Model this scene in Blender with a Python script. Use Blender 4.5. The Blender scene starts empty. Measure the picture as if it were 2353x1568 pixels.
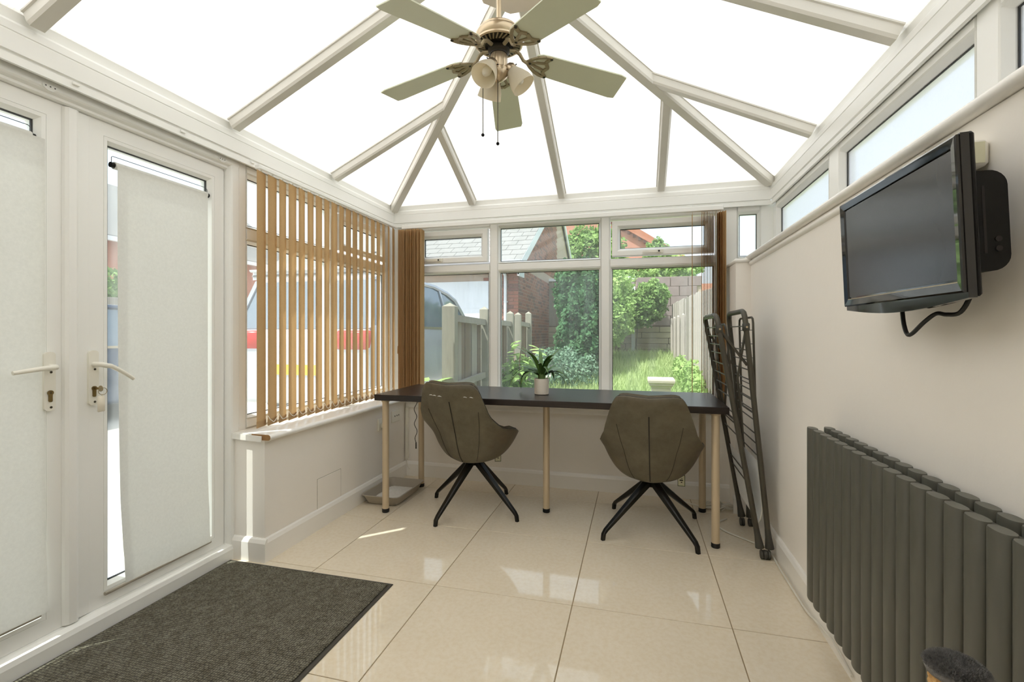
import bpy, bmesh, math, random
import numpy as np
from mathutils import Vector, Matrix, Quaternion

random.seed(7)
RNG = np.random.default_rng(11)
SC = bpy.context.scene
COL = SC.collection
PI = math.pi

# ------------------------------------------------------------------ camera
cam_d = bpy.data.cameras.new('camera')
cam_d.sensor_width = 36.0
cam_d.lens = 1084.465 / 2353.0 * 36.0
cam_d.shift_y = -(784.0 - 764.92) / 2353.0
cam_d.clip_start = 0.02
cam_d.clip_end = 300
cam = bpy.data.objects.new('camera', cam_d)
cam.location = (0, 0, 1.107)
cam.rotation_euler = (PI / 2, 0, 0.25602)
COL.objects.link(cam)
SC.camera = cam

# ------------------------------------------------------------------ light
SUN_DIR = Vector((-0.354, -0.330, 0.875)).normalized()
world = bpy.data.worlds.new('world')
SC.world = world
world.use_nodes = True
wn = world.node_tree
bg = wn.nodes['Background']
sky = wn.nodes.new('ShaderNodeTexSky')
sky.sky_type = 'NISHITA'
sky.sun_disc = False
sky.sun_elevation = math.asin(SUN_DIR.z)
sky.sun_rotation = math.atan2(SUN_DIR.x, SUN_DIR.y)
sky.air_density = 1.0
sky.dust_density = 4.0
sky.ozone_density = 1.0
smul = wn.nodes.new('ShaderNodeVectorMath'); smul.operation = 'SCALE'
smul.inputs['Scale'].default_value = 0.14
wn.links.new(sky.outputs[0], smul.inputs[0])
haze = wn.nodes.new('ShaderNodeVectorMath'); haze.operation = 'ADD'      # bright hazy veil, the same all round
haze.inputs[1].default_value = (0.75, 0.78, 0.82)
wn.links.new(smul.outputs[0], haze.inputs[0])
wn.links.new(haze.outputs[0], bg.inputs[0])
bg.inputs[1].default_value = 1.0
sun_d = bpy.data.lights.new('sun', 'SUN')
sun_d.energy = 6.0
sun_d.angle = math.radians(0.53)
sun_d.color = (1.0, 0.965, 0.915)
sun = bpy.data.objects.new('sun', sun_d)
sun.rotation_euler = (-SUN_DIR).to_track_quat('-Z', 'Y').to_euler()
sun.location = (-6, -6, 12)
COL.objects.link(sun)
vs = SC.view_settings
vs.view_transform = 'Standard'
vs.look = 'None'
vs.exposure = 0.44
vs.gamma = 1.0
vs.use_curve_mapping = False
SC.cycles.use_denoising = True
SC.cycles.max_bounces = 14
SC.cycles.diffuse_bounces = 7
SC.cycles.glossy_bounces = 4
SC.cycles.transmission_bounces = 8
SC.cycles.transparent_max_bounces = 24
SC.cycles.caustics_reflective = False
SC.cycles.caustics_refractive = False
SC.cycles.sample_clamp_indirect = 6.0

# ------------------------------------------------------------------ materials
def lin(c):
    if isinstance(c, str):
        c = tuple(int(c[i:i + 2], 16) / 255 for i in (0, 2, 4))
    return tuple((x / 12.92 if x <= 0.04045 else ((x + 0.055) / 1.055) ** 2.4) for x in c) + (1.0,)

class NT:
    def __init__(s, name):
        s.m = bpy.data.materials.new(name)
        s.m.use_nodes = True
        s.t = s.m.node_tree
        s.b = s.t.nodes['Principled BSDF']
        s.out = s.t.nodes['Material Output']
    def n(s, t, **k):
        x = s.t.nodes.new(t)
        for a, v in k.items():
            setattr(x, a, v)
        return x
    def l(s, a, b):
        s.t.links.new(a, b)
    def coord(s, kind='Object', scale=(1, 1, 1)):
        tc = s.n('ShaderNodeTexCoord')
        mp = s.n('ShaderNodeMapping')
        mp.inputs['Scale'].default_value = scale
        s.l(tc.outputs[kind], mp.inputs[0])
        return mp.outputs[0]
    def noise(s, vec, scale, detail=4, rough=0.5):
        x = s.n('ShaderNodeTexNoise')
        x.inputs['Scale'].default_value = scale
        x.inputs['Detail'].default_value = detail
        x.inputs['Roughness'].default_value = rough
        s.l(vec, x.inputs['Vector'])
        return x.outputs[0]
    def ramp(s, fac, stops):
        r = s.n('ShaderNodeValToRGB')
        e = r.color_ramp.elements
        while len(e) < len(stops):
            e.new(0.5)
        for i, (p, c) in enumerate(stops):
            e[i].position = p
            e[i].color = lin(c)
        s.l(fac, r.inputs[0])
        return r.outputs[0]
    def bump(s, h, strength, dist=0.01):
        b = s.n('ShaderNodeBump')
        b.inputs['Strength'].default_value = strength
        b.inputs['Distance'].default_value = dist
        s.l(h, b.inputs['Height'])
        return b.outputs[0]

def plain(name, col, rough=0.5, metal=0.0, var=0.0, vscale=6.0, bump=0.0, bscale=60.0, stretch=(1, 1, 1), coat=0.0, spec=0.5, kind='Object'):
    """a principled surface with slight procedural colour drift and fine relief"""
    k = NT(name)
    c = lin(col)
    k.b.inputs['Base Color'].default_value = c
    k.b.inputs['Roughness'].default_value = rough
    k.b.inputs['Metallic'].default_value = metal
    k.b.inputs['Coat Weight'].default_value = coat
    k.b.inputs['Specular IOR Level'].default_value = spec
    vec = None
    if var > 0:
        vec = k.coord(kind, stretch)
        f = k.noise(vec, vscale, 5, 0.6)
        mx = k.n('ShaderNodeMix', data_type='RGBA')
        lo = tuple(max(0, x * (1 - var)) for x in c[:3]) + (1,)
        hi = tuple(min(1, x * (1 + var)) for x in c[:3]) + (1,)
        mx.inputs[6].default_value = lo
        mx.inputs[7].default_value = hi
        k.l(f, mx.inputs[0])
        k.l(mx.outputs[2], k.b.inputs['Base Color'])
    if bump > 0:
        v2 = k.coord(kind, stretch)
        f2 = k.noise(v2, bscale, 4, 0.6)
        k.l(k.bump(f2, bump, 0.004), k.b.inputs['Normal'])
    return k.m

M = {}
M['plaster'] = plain('wall_plaster', 'f0ebe3', 0.6, var=0.03, vscale=2.5, bump=0.12, bscale=35)
M['upvc'] = plain('white_upvc', 'f0f0ec', 0.28, var=0.02, vscale=3, bump=0.03, bscale=12)
M['upvc_roof'] = plain('roof_bar_white', 'd8d5cc', 0.35, var=0.05, vscale=9, bump=0.05, bscale=40)
M['ridge'] = plain('ridge_cover', 'd8cabb', 0.45, var=0.05, vscale=8, bump=0.05, bscale=40)
M['gasket'] = plain('rubber_gasket', '3a3a3a', 0.6, var=0.1)
M['skirting'] = plain('gloss_white_paint', 'f0ede7', 0.25, var=0.03, vscale=5, bump=0.05, bscale=25)
M['black_gap'] = plain('dark_joint', '4a463e', 0.8, var=0.2, vscale=30)
M['hatch_line'] = plain('cracked_filler', 'b3aea2', 0.9, var=0.35, vscale=25)
M['steel_black'] = plain('black_metal', '1c1b17', 0.32, 0.4, var=0.1)
M['black_plastic'] = plain('black_plastic', '0b0b09', 0.55, var=0.1, spec=0.25)
M['gloss_black'] = plain('gloss_black', '100f0f', 0.06, var=0.05, coat=0.4)
M['cap_black'] = plain('black_cap', '0e0d0c', 0.5, var=0.1)
M['leg'] = plain('silver_beige_leg', 'cbb99c', 0.34, 0.25, var=0.03)
M['airer'] = plain('charcoal_tube', '4b473d', 0.4, 0.3, var=0.06)
M['airer_pl'] = plain('charcoal_plastic', '3f3d36', 0.55, var=0.06)
M['white_plastic'] = plain('white_plastic', 'e9e6da', 0.3, var=0.02)
M['cream_plastic'] = plain('cream_fob', 'e2dac8', 0.4, var=0.04)
M['cable_white'] = plain('white_cable', 'dcd8cc', 0.45, var=0.04)
M['cable_black'] = plain('black_cable', '141311', 0.5, var=0.05)
M['brass'] = plain('dull_brass', '8f7a50', 0.35, 0.9, var=0.1, vscale=40)
M['nickel'] = plain('brushed_champagne', 'c9b79b', 0.28, 0.85, var=0.06, vscale=30)
M['bronze'] = plain('aged_bronze', '9a8c6d', 0.45, 0.3, var=0.15, vscale=60)
M['dark_bronze'] = plain('dark_bronze', '2b261c', 0.5, 0.4, var=0.15, vscale=60)
M['mdf'] = plain('bare_mdf', 'a17a4d', 0.85, var=0.12, vscale=50, bump=0.2, bscale=200)
M['tray'] = plain('taupe_plastic', 'a39a8a', 0.45, var=0.04)
M['blade'] = plain('sage_blade', 'd2d5bd', 0.42, var=0.05, vscale=4, stretch=(1, 1, 1))
M['radiator'] = plain('anthracite_paint', '55544b', 0.42, var=0.04, vscale=5, bump=0.03, bscale=300)
M['plush'] = plain('grey_plush', '777573', 0.95, var=0.5, vscale=55, bump=0.9, bscale=240)
M['pot'] = plain('white_ceramic', 'e5ddd0', 0.45, var=0.03)
M['soil'] = plain('dark_soil', '2a2119', 0.9, var=0.3, vscale=60)
M['litter'] = plain('white_litter', 'dcd8cf', 0.9, var=0.2, vscale=90, bump=0.8, bscale=260)
M['chain'] = plain('bead_chain', '4c463a', 0.4, 0.5, var=0.1)
M['card'] = plain('tag_card', 'd6d4b8', 0.6, var=0.05)
M['card_edge'] = plain('tag_green_edge', '3d5224', 0.6, var=0.05)
M['ink'] = plain('black_ink', '17130f', 0.7, var=0.05)
M['red_paint'] = plain('dark_print', '6d6a58', 0.7, var=0.05)

def m_tile():
    k = NT('polished_porcelain')
    v = k.coord('Object')
    f = k.noise(v, 5.0, 6, 0.6)
    f2 = k.noise(v, 55.0, 3, 0.6)
    a = k.ramp(f, [(0.3, 'e0d4be'), (0.7, 'e4d9c5')])
    b = k.ramp(f2, [(0.40, 'ffffff'), (0.66, 'faf7f1')])
    mx = k.n('ShaderNodeMix', data_type='RGBA', blend_type='MULTIPLY')
    mx.inputs[0].default_value = 1
    k.l(a, mx.inputs[6]); k.l(b, mx.inputs[7])
    k.l(mx.outputs[2], k.b.inputs['Base Color'])
    k.b.inputs['Roughness'].default_value = 0.045
    k.b.inputs['IOR'].default_value = 1.5
    return k.m
M['tile'] = m_tile()
M['grout'] = plain('brown_grout', '8d7a5c', 0.85, var=0.15, vscale=30)

def m_roof():
    k = NT('opal_polycarbonate')
    v = k.coord('UV')
    w = k.n('ShaderNodeTexWave', wave_type='BANDS', bands_direction='X')
    w.inputs['Scale'].default_value = 20.0
    w.inputs['Distortion'].default_value = 0.0
    k.l(v, w.inputs['Vector'])
    c = k.ramp(w.outputs[0], [(0.0, 'f1f1ee'), (0.14, 'fbfcfc')])
    tr = k.n('ShaderNodeBsdfTranslucent')
    df = k.n('ShaderNodeBsdfDiffuse')
    df.inputs[0].default_value = lin('f2efe6')
    k.l(c, tr.inputs[0])
    mx = k.n('ShaderNodeMixShader')
    mx.inputs[0].default_value = 0.42
    k.l(tr.outputs[0], mx.inputs[1]); k.l(df.outputs[0], mx.inputs[2])
    k.l(mx.outputs[0], k.out.inputs[0])
    return k.m
M['roof_panel'] = m_roof()

def m_glass(name, tint='f4f9f8', gloss=0.06, rough=0.0):
    k = NT(name)
    tr = k.n('ShaderNodeBsdfTransparent'); tr.inputs[0].default_value = lin(tint)
    gl = k.n('ShaderNodeBsdfGlossy'); gl.inputs['Roughness'].default_value = rough
    lw = k.n('ShaderNodeLayerWeight'); lw.inputs[0].default_value = 0.5
    pw = k.n('ShaderNodeMath', operation='POWER'); pw.inputs[1].default_value = 5.0
    k.l(lw.outputs['Facing'], pw.inputs[0])
    fr = k.n('ShaderNodeMath', operation='MULTIPLY_ADD'); fr.inputs[1].default_value = 0.9; fr.inputs[2].default_value = 0.035
    k.l(pw.outputs[0], fr.inputs[0])
    vec = k.coord('Object')
    f = k.noise(vec, 1.2, 3, 0.5)
    bp = k.bump(f, 0.02, 0.02)
    k.l(bp, gl.inputs['Normal'])
    # faint dusty film, vertical smears, and a pale haze put over the outdoor view
    v2 = k.coord('Object', (3.0, 3.0, .5))
    sm_ = k.noise(v2, 2.2, 4, 0.6)
    mr = k.n('ShaderNodeMapRange'); mr.inputs[1].default_value = .45; mr.inputs[2].default_value = .85; mr.inputs[3].default_value = .035; mr.inputs[4].default_value = .16
    k.l(sm_, mr.inputs[0])
    film = k.n('ShaderNodeBsdfTranslucent'); film.inputs[0].default_value = lin('eef2f0')
    m0 = k.n('ShaderNodeMixShader')
    k.l(mr.outputs[0], m0.inputs[0]); k.l(tr.outputs[0], m0.inputs[1]); k.l(film.outputs[0], m0.inputs[2])
    mx = k.n('ShaderNodeMixShader')
    k.l(fr.outputs[0], mx.inputs[0]); k.l(m0.outputs[0], mx.inputs[1]); k.l(gl.outputs[0], mx.inputs[2])
    k.l(mx.outputs[0], k.out.inputs[0])
    return k.m
M['glass'] = m_glass('clear_glazing')

def m_frost():
    k = NT('obscure_glazing')
    vec = k.coord('Object')
    f = k.noise(vec, 130.0, 2, 0.5)
    bp = k.bump(f, 0.5, 0.003)
    tl = k.n('ShaderNodeBsdfTranslucent'); tl.inputs[0].default_value = lin('f3f7fb')
    rf = k.n('ShaderNodeBsdfRefraction'); rf.inputs['Roughness'].default_value = 0.28; rf.inputs['IOR'].default_value = 1.08
    gl = k.n('ShaderNodeBsdfGlossy'); gl.inputs['Roughness'].default_value = 0.15
    for x in (tl, rf, gl):
        k.l(bp, x.inputs['Normal'])
    m1 = k.n('ShaderNodeMixShader'); m1.inputs[0].default_value = 0.5
    k.l(tl.outputs[0], m1.inputs[1]); k.l(rf.outputs[0], m1.inputs[2])
    m2 = k.n('ShaderNodeMixShader'); m2.inputs[0].default_value = 0.05
    k.l(m1.outputs[0], m2.inputs[1]); k.l(gl.outputs[0], m2.inputs[2])
    k.l(m2.outputs[0], k.out.inputs[0])
    return k.m
M['frost'] = m_frost()

def m_fabric(name, c1, c2, trans, tcol, sx=(260, 260, 900), bump=0.15):
    """woven cloth that lets part of the light through"""
    k = NT(name)
    v = k.coord('Object', (1, 1, 1))
    v2 = k.coord('Object', sx)
    f = k.noise(v2, 1.0, 3, 0.7)
    c = k.ramp(f, [(0.3, c1), (0.7, c2)])
    df = k.n('ShaderNodeBsdfDiffuse')
    tl = k.n('ShaderNodeBsdfTranslucent'); tl.inputs[0].default_value = lin(tcol)
    k.l(c, df.inputs[0])
    bp = k.bump(f, bump, 0.002)
    k.l(bp, df.inputs['Normal'])
    mx = k.n('ShaderNodeMixShader'); mx.inputs[0].default_value = trans
    k.l(df.outputs[0], mx.inputs[1]); k.l(tl.outputs[0], mx.inputs[2])
    k.l(mx.outputs[0], k.out.inputs[0])
    return k.m
M['slat'] = m_fabric('tan_slat_cloth', 'a4865f', 'cbae85', 0.28, 'd4ab78')
M['roller'] = m_fabric('grey_roller_cloth', 'd8d8d2', 'e0e0da', 0.12, 'e6e6e0', (90, 90, 90), 0.02)
M['net'] = m_fabric('white_net', 'f2f2f0', 'fcfcfb', 0.12, 'efefec', (300, 300, 300), 0.3)
M['shade_glass'] = m_fabric('frosted_lamp_glass', 'ebe7da', 'f1ede0', 0.5, 'f1e8d4', (20, 20, 20), 0.0)

def m_desk():
    k = NT('black_brown_laminate')
    v = k.coord('Object', (2, 40, 40))
    f = k.noise(v, 3.0, 6, 0.65)
    c = k.ramp(f, [(0.3, '17110f'), (0.75, '2c231f')])
    k.l(c, k.b.inputs['Base Color'])
    k.b.inputs['Roughness'].default_value = 0.3
    k.l(k.bump(f, 0.08, 0.002), k.b.inputs['Normal'])
    return k.m
M['desk'] = m_desk()

def m_leather():
    k = NT('distressed_olive_leather')
    v = k.coord('Object')
    f = k.noise(v, 9.0, 8, 0.7)
    g = k.noise(v, 2.2, 3, 0.5)
    c = k.ramp(f, [(0.25, '4d4636'), (0.5, '5f5847'), (0.75, '6d6552')])
    r = k.ramp(g, [(0.45, 'ffffff'), (0.75, 'e2c9b4')])
    mx = k.n('ShaderNodeMix', data_type='RGBA', blend_type='MULTIPLY'); mx.inputs[0].default_value = 1
    k.l(c, mx.inputs[6]); k.l(r, mx.inputs[7])
    k.l(mx.outputs[2], k.b.inputs['Base Color'])
    k.b.inputs['Roughness'].default_value = 0.48
    h = k.noise(v, 220.0, 3, 0.6)
    k.l(k.bump(h, 0.12, 0.002), k.b.inputs['Normal'])
    return k.m
M['leather'] = m_leather()
M['leather_dark'] = plain('dark_piping', '2d2a22', 0.6, var=0.1)

def m_mat():
    k = NT('ribbed_mat_pile')
    v = k.coord('Object')
    vo = k.n('ShaderNodeTexVoronoi'); vo.inputs['Scale'].default_value = 112.0; vo.inputs['Randomness'].default_value = 0.35
    k.l(v, vo.inputs['Vector'])
    nz = k.noise(v, 45.0, 3, 0.7)
    c = k.ramp(vo.outputs[0], [(0.1, '9a9784'), (0.5, '605d51'), (0.85, '302e29')])
    c2 = k.ramp(nz, [(0.35, 'b5b0a4'), (0.7, 'ffffff')])
    mx = k.n('ShaderNodeMix', data_type='RGBA', blend_type='MULTIPLY'); mx.inputs[0].default_value = 1
    k.l(c, mx.inputs[6]); k.l(c2, mx.inputs[7])
    k.l(mx.outputs[2], k.b.inputs['Base Color'])
    k.b.inputs['Roughness'].default_value = 0.95
    inv = k.n('ShaderNodeMath', operation='SUBTRACT'); inv.inputs[0].default_value = 1
    k.l(vo.outputs[0], inv.inputs[1])
    k.l(k.bump(inv.outputs[0], 0.9, 0.006), k.b.inputs['Normal'])
    return k.m
M['mat'] = m_mat()
M['mat_edge'] = plain('mat_rubber', '3f3b33', 0.6, var=0.1, bump=0.1, bscale=80)

def m_screen():
    k = NT('tv_screen')
    v = k.coord('Object')
    f = k.noise(v, 6.0, 3, 0.5)
    c = k.ramp(f, [(0.3, '37383a'), (0.7, '3b3c3f')])
    k.l(c, k.b.inputs['Base Color'])
    k.b.inputs['Roughness'].default_value = 0.16
    k.b.inputs['Specular IOR Level'].default_value = 0.6
    return k.m
M['screen'] = m_screen()

def m_rope():
    k = NT('sisal_rope')
    v = k.coord('Object', (1, 1, 1))
    f = k.noise(v, 150.0, 4, 0.7)
    c = k.ramp(f, [(0.3, 'a67c47'), (0.7, 'd6ae74')])
    k.l(c, k.b.inputs['Base Color'])
    k.b.inputs['Roughness'].default_value = 0.9
    k.l(k.bump(f, 0.6, 0.003), k.b.inputs['Normal'])
    return k.m
M['sisal'] = m_rope()

def m_leafy(name, dark, light, trans=0.35, scale=3.0):
    k = NT(name)
    v = k.coord('Object')
    f = k.noise(v, scale, 5, 0.7)
    c = k.ramp(f, [(0.3, dark), (0.7, light)])
    df = k.n('ShaderNodeBsdfDiffuse')
    tl = k.n('ShaderNodeBsdfTranslucent')
    k.l(c, df.inputs[0]); k.l(c, tl.inputs[0])
    mx = k.n('ShaderNodeMixShader'); mx.inputs[0].default_value = trans
    k.l(df.outputs[0], mx.inputs[1]); k.l(tl.outputs[0], mx.inputs[2])
    k.l(mx.outputs[0], k.out.inputs[0])
    return k.m
M['leaf_pot'] = plain('waxy_leaf', '55763a', 0.35, var=0.35, vscale=10)
M['leaf_bright'] = m_leafy('bright_leaf', '86a95c', 'bcd18e')  # leaf colour of the light green plants
M['leaf_mid'] = m_leafy('mid_leaf', '64874a', 'a8c07c')
M['leaf_dark'] = m_leafy('dark_leaf', '35573c', '6a8f64', 0.25)
M['leaf_blue'] = m_leafy('grey_green_leaf', '56725c', '8fa890', 0.25)
M['grass'] = m_leafy('lawn_grass', '9db674', 'd0dca6', 0.35, 1.2)
M['twig'] = plain('twig_bark', '5a4a38', 0.85, var=0.2, vscale=20)
M['soil_lawn'] = plain('lawn_soil', '8ea163', 0.95, var=0.25, vscale=4)
M['concrete'] = plain('drive_concrete', 'b9b4aa', 0.9, var=0.12, vscale=3, bump=0.3, bscale=120)
M['wood_grey'] = plain('weathered_wood', '958d82', 0.85, var=0.28, vscale=5, stretch=(9, 9, 1), bump=0.3, bscale=14)
M['wood_post'] = plain('lichen_post', '938e80', 0.85, var=0.25, vscale=6, stretch=(7, 7, 1), bump=0.3, bscale=14)
M['wood_brown'] = plain('brown_fence_wood', '6f5d4c', 0.85, var=0.3, vscale=5, stretch=(9, 9, 1), bump=0.3, bscale=14)
M['wood_pale'] = plain('pale_fence_wood', 'b9afa7', 0.85, var=0.3, vscale=5, stretch=(9, 9, 1), bump=0.3, bscale=14)
M['sleeper'] = plain('old_sleeper', 'aa9c85', 0.9, var=0.3, vscale=4, stretch=(1, 6, 9), bump=0.4, bscale=14)
M['block'] = plain('mauve_block', '8b7a78', 0.9, var=0.25, vscale=7, bump=0.4, bscale=40)
M['brick'] = plain('red_brick', '99685a', 0.85, var=0.32, vscale=2.3, bump=0.3, bscale=60, kind='Generated')
M['brick_dark'] = plain('dark_brick', '7c5750', 0.85, var=0.3, vscale=2.3, bump=0.3, bscale=60)
M['mortar'] = plain('pale_mortar', 'b9a596', 0.95, var=0.1, vscale=20)
M['far_brick'] = plain('far_pink_brick', 'b98472', 0.9, var=0.1, vscale=3)
M['roof_tile'] = plain('grey_roof_tile', '83817e', 0.8, var=0.15, vscale=4, bump=0.3, bscale=50)
M['clay_tile'] = plain('clay_roof', 'b0735a', 0.85, var=0.2, vscale=4)
M['white_paint'] = plain('white_exterior', 'e4e6ea', 0.4, var=0.03)
M['stone'] = plain('pale_stone', 'cfc5b2', 0.85, var=0.15, vscale=14, bump=0.4, bscale=60)
M['car_silver'] = plain('silver_paint', 'b4b8c0', 0.25, 0.3, var=0.03, coat=0.5)
M['car_blue'] = plain('navy_paint', '2d3f5c', 0.22, 0.4, var=0.05, coat=0.6)
M['car_glass'] = plain('tinted_glass', '77828b', 0.08, 0.4, var=0.05)
M['tyre'] = plain('tyre_rubber', '1b1b1c', 0.8, var=0.1)
M['tail'] = plain('red_lens', 'b3261f', 0.2, var=0.1)
M['plate'] = plain('yellow_plate', 'd7b32e', 0.5, var=0.05)

# ------------------------------------------------------------------ mesh helpers
class MB:
    def __init__(s):
        s.v = []; s.f = []
    def add(s, vs_, fs):
        o = len(s.v)
        s.v += [tuple(p) for p in vs_]
        s.f += [tuple(i + o for i in f) for f in fs]
        return s
    def box(s, x0, x1, y0, y1, z0, z1):
        return s.add([(x0, y0, z0), (x1, y0, z0), (x1, y1, z0), (x0, y1, z0), (x0, y0, z1), (x1, y0, z1), (x1, y1, z1), (x0, y1, z1)],
                     [(0, 3, 2, 1), (4, 5, 6, 7), (0, 1, 5, 4), (1, 2, 6, 5), (2, 3, 7, 6), (3, 0, 4, 7)])
    def rbox(s, x0, x1, y0, y1, z0, z1, b=0.003):
        """box with chamfered edges"""
        b = min(b, (x1 - x0) * .45, (y1 - y0) * .45, (z1 - z0) * .45)
        bm = bmesh.new()
        t = MB().box(x0, x1, y0, y1, z0, z1)
        vv = [bm.verts.new(p) for p in t.v]
        for f in t.f:
            bm.faces.new([vv[i] for i in f])
        bmesh.ops.bevel(bm, geom=list(bm.edges), offset=b, segments=1, affect='EDGES', profile=0.5)
        bm.verts.index_update()
        s.add([v.co[:] for v in bm.verts], [[v.index for v in f.verts] for f in bm.faces])
        bm.free()
        return s
    def bar(s, a, b, w, h, up=(0, 0, 1)):
        """square bar from a to b, w sideways, h along up, centred"""
        a = Vector(a); b = Vector(b)
        d = (b - a).normalized()
        side = d.cross(Vector(up))
        if side.length < 1e-6:
            side = d.cross(Vector((1, 0, 0)))
        side.normalize()
        u = side.cross(d).normalized()
        P = []
        for p in (a, b):
            for sx, sy in ((-1, -1), (1, -1), (1, 1), (-1, 1)):
                P.append(p + side * (sx * w / 2) + u * (sy * h / 2))
        return s.add(P, [(0, 1, 2, 3), (7, 6, 5, 4), (0, 4, 5, 1), (1, 5, 6, 2), (2, 6, 7, 3), (3, 7, 4, 0)])
    def tube(s, pts, r, seg=10, caps=True, closed=False):
        pts = [Vector(p) for p in pts]
        n = len(pts)
        rs = r if isinstance(r, (list, tuple)) else [r] * n
        base = len(s.v)
        prev = None
        for i, p in enumerate(pts):
            if closed:
                d = (pts[(i + 1) % n] - pts[i - 1])
            else:
                d = pts[min(i + 1, n - 1)] - pts[max(i - 1, 0)]
            d.normalize()
            if prev is None:
                q = d.cross(Vector((0, 0, 1)))
                if q.length < 1e-4:
                    q = d.cross(Vector((1, 0, 0)))
                q.normalize()
            else:
                q = prev - d * prev.dot(d)
                q.normalize()
            prev = q
            w = d.cross(q)
            for k in range(seg):
                a = 2 * PI * k / seg
                s.v.append(tuple(p + (q * math.cos(a) + w * math.sin(a)) * rs[i]))
        m = n if closed else n - 1
        for i in range(m):
            for k in range(seg):
                a = base + i * seg + k; b = base + i * seg + (k + 1) % seg
                c = base + ((i + 1) % n) * seg + (k + 1) % seg; d = base + ((i + 1) % n) * seg + k
                s.f.append((a, b, c, d))
        if caps and not closed:
            s.f.append(tuple(base + k for k in range(seg))[::-1])
            s.f.append(tuple(base + (n - 1) * seg + k for k in range(seg)))
        return s
    def lathe(s, prof, seg=24, mat=None, caps=False):
        """prof [(r,z)] about z, then transformed by mat"""
        mat = mat or Matrix.Identity(4)
        base = len(s.v)
        for r, z in prof:
            for k in range(seg):
                a = 2 * PI * k / seg
                s.v.append(tuple(mat @ Vector((r * math.cos(a), r * math.sin(a), z))))
        for i in range(len(prof) - 1):
            for k in range(seg):
                s.f.append((base + i * seg + k, base + i * seg + (k + 1) % seg, base + (i + 1) * seg + (k + 1) % seg, base + (i + 1) * seg + k))
        if caps:
            s.f.append(tuple(base + k for k in range(seg))[::-1])
            s.f.append(tuple(base + (len(prof) - 1) * seg + k for k in range(seg)))
        return s
    def prism(s, poly, fn, d0, d1):
        """2-d polygon through fn(u,v,d) between depths d0 and d1"""
        n = len(poly)
        P = [fn(u, v, d0) for u, v in poly] + [fn(u, v, d1) for u, v in poly]
        F = [tuple(range(n))[::-1], tuple(range(n, 2 * n))]
        for i in range(n):
            j = (i + 1) % n
            F.append((i, j, n + j, n + i))
        return s.add(P, F)
    def mitre(s, u0, u1, v0, v1, prof, fn):
        """rectangular mitred frame: prof [(in_from_outer_edge, height)] swept round; fn(u,v,n)->xyz"""
        base = len(s.v)
        n = len(prof)
        for o, h in prof:
            for (u, v) in ((u0 + o, v0 + o), (u1 - o, v0 + o), (u1 - o, v1 - o), (u0 + o, v1 - o)):
                s.v.append(tuple(fn(u, v, h)))
        for i in range(n):
            j = (i + 1) % n
            for k in range(4):
                l = (k + 1) % 4
                s.f.append((base + i * 4 + k, base + i * 4 + l, base + j * 4 + l, base + j * 4 + k))
        return s
    def build(s, name, mat, parent=None, smooth=False, loc=None, fix=True, angle=None):
        me = bpy.data.meshes.new(name)
        me.from_pydata(s.v, [], s.f)
        if fix:
            bm = bmesh.new(); bm.from_mesh(me)
            bmesh.ops.recalc_face_normals(bm, faces=bm.faces)
            bm.to_mesh(me); bm.free()
        me.materials.append(M[mat] if isinstance(mat, str) else mat)
        if smooth:
            for p in me.polygons:
                p.use_smooth = True
            me.set_sharp_from_angle(angle=math.radians(angle or 40))
        me.update()
        return link(name, me, parent, loc)

def link(name, me, parent=None, loc=None):
    o = bpy.data.objects.new(name, me)
    COL.objects.link(o)
    if parent is not None:
        o.parent = parent
    if loc is not None:
        o.location = loc
    return o

def tag(o, label=None, cat=None, group=None, kind=None):
    if label: o['label'] = label
    if cat: o['category'] = cat
    if group: o['group'] = group
    if kind: o['kind'] = kind
    return o

def thing(name, label, cat, loc=(0, 0, 0), rz=0.0, group=None):
    o = bpy.data.objects.new(name, None)
    o.empty_display_size = 0.05
    o.location = loc
    o.rotation_euler = (0, 0, rz)
    COL.objects.link(o)
    return tag(o, label, cat, group)

def setting(name, label=None, cat=None):
    o = bpy.data.objects.new(name, None)
    o.empty_display_size = 0.05
    COL.objects.link(o)
    return tag(o, label, cat, None, 'structure')

def arc(c, r, a0, a1, n, ax='xz'):
    out = []
    for i in range(n + 1):
        a = a0 + (a1 - a0) * i / n
        out.append((c[0] + r * math.cos(a), c[1] + r * math.sin(a)))
    return out

def np_mesh(name, verts, faces, mat, parent=None):
    me = bpy.data.meshes.new(name)
    nv, nf, k = len(verts), len(faces), faces.shape[1]
    me.vertices.add(nv)
    me.vertices.foreach_set('co', np.asarray(verts, np.float32).ravel())
    me.loops.add(nf * k)
    me.loops.foreach_set('vertex_index', faces.astype(np.int32).ravel())
    me.polygons.add(nf)
    me.polygons.foreach_set('loop_start', np.arange(0, nf * k, k, dtype=np.int32))
    me.polygons.foreach_set('loop_total', np.full(nf, k, np.int32))
    me.update(calc_edges=True)
    me.materials.append(M[mat])
    return link(name, me, parent)

# ------------------------------------------------------------------ room dimensions (metres)
XL, XR, YB = -1.735, 0.680, 3.350       # dwarf-wall faces
BL, BR, BB = -1.880, 0.860, 3.430       # eaves-beam faces
FL, FR, FB = -1.915, 0.880, 3.462       # window-frame faces
Y0 = -0.75                              # house wall behind the camera
ZB0, ZB1 = 1.950, 2.085                 # eaves beam
APEX = Vector((-0.51, 2.06, 2.735))
RET = 1.905                             # return of the left dwarf wall beside the doors

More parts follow.
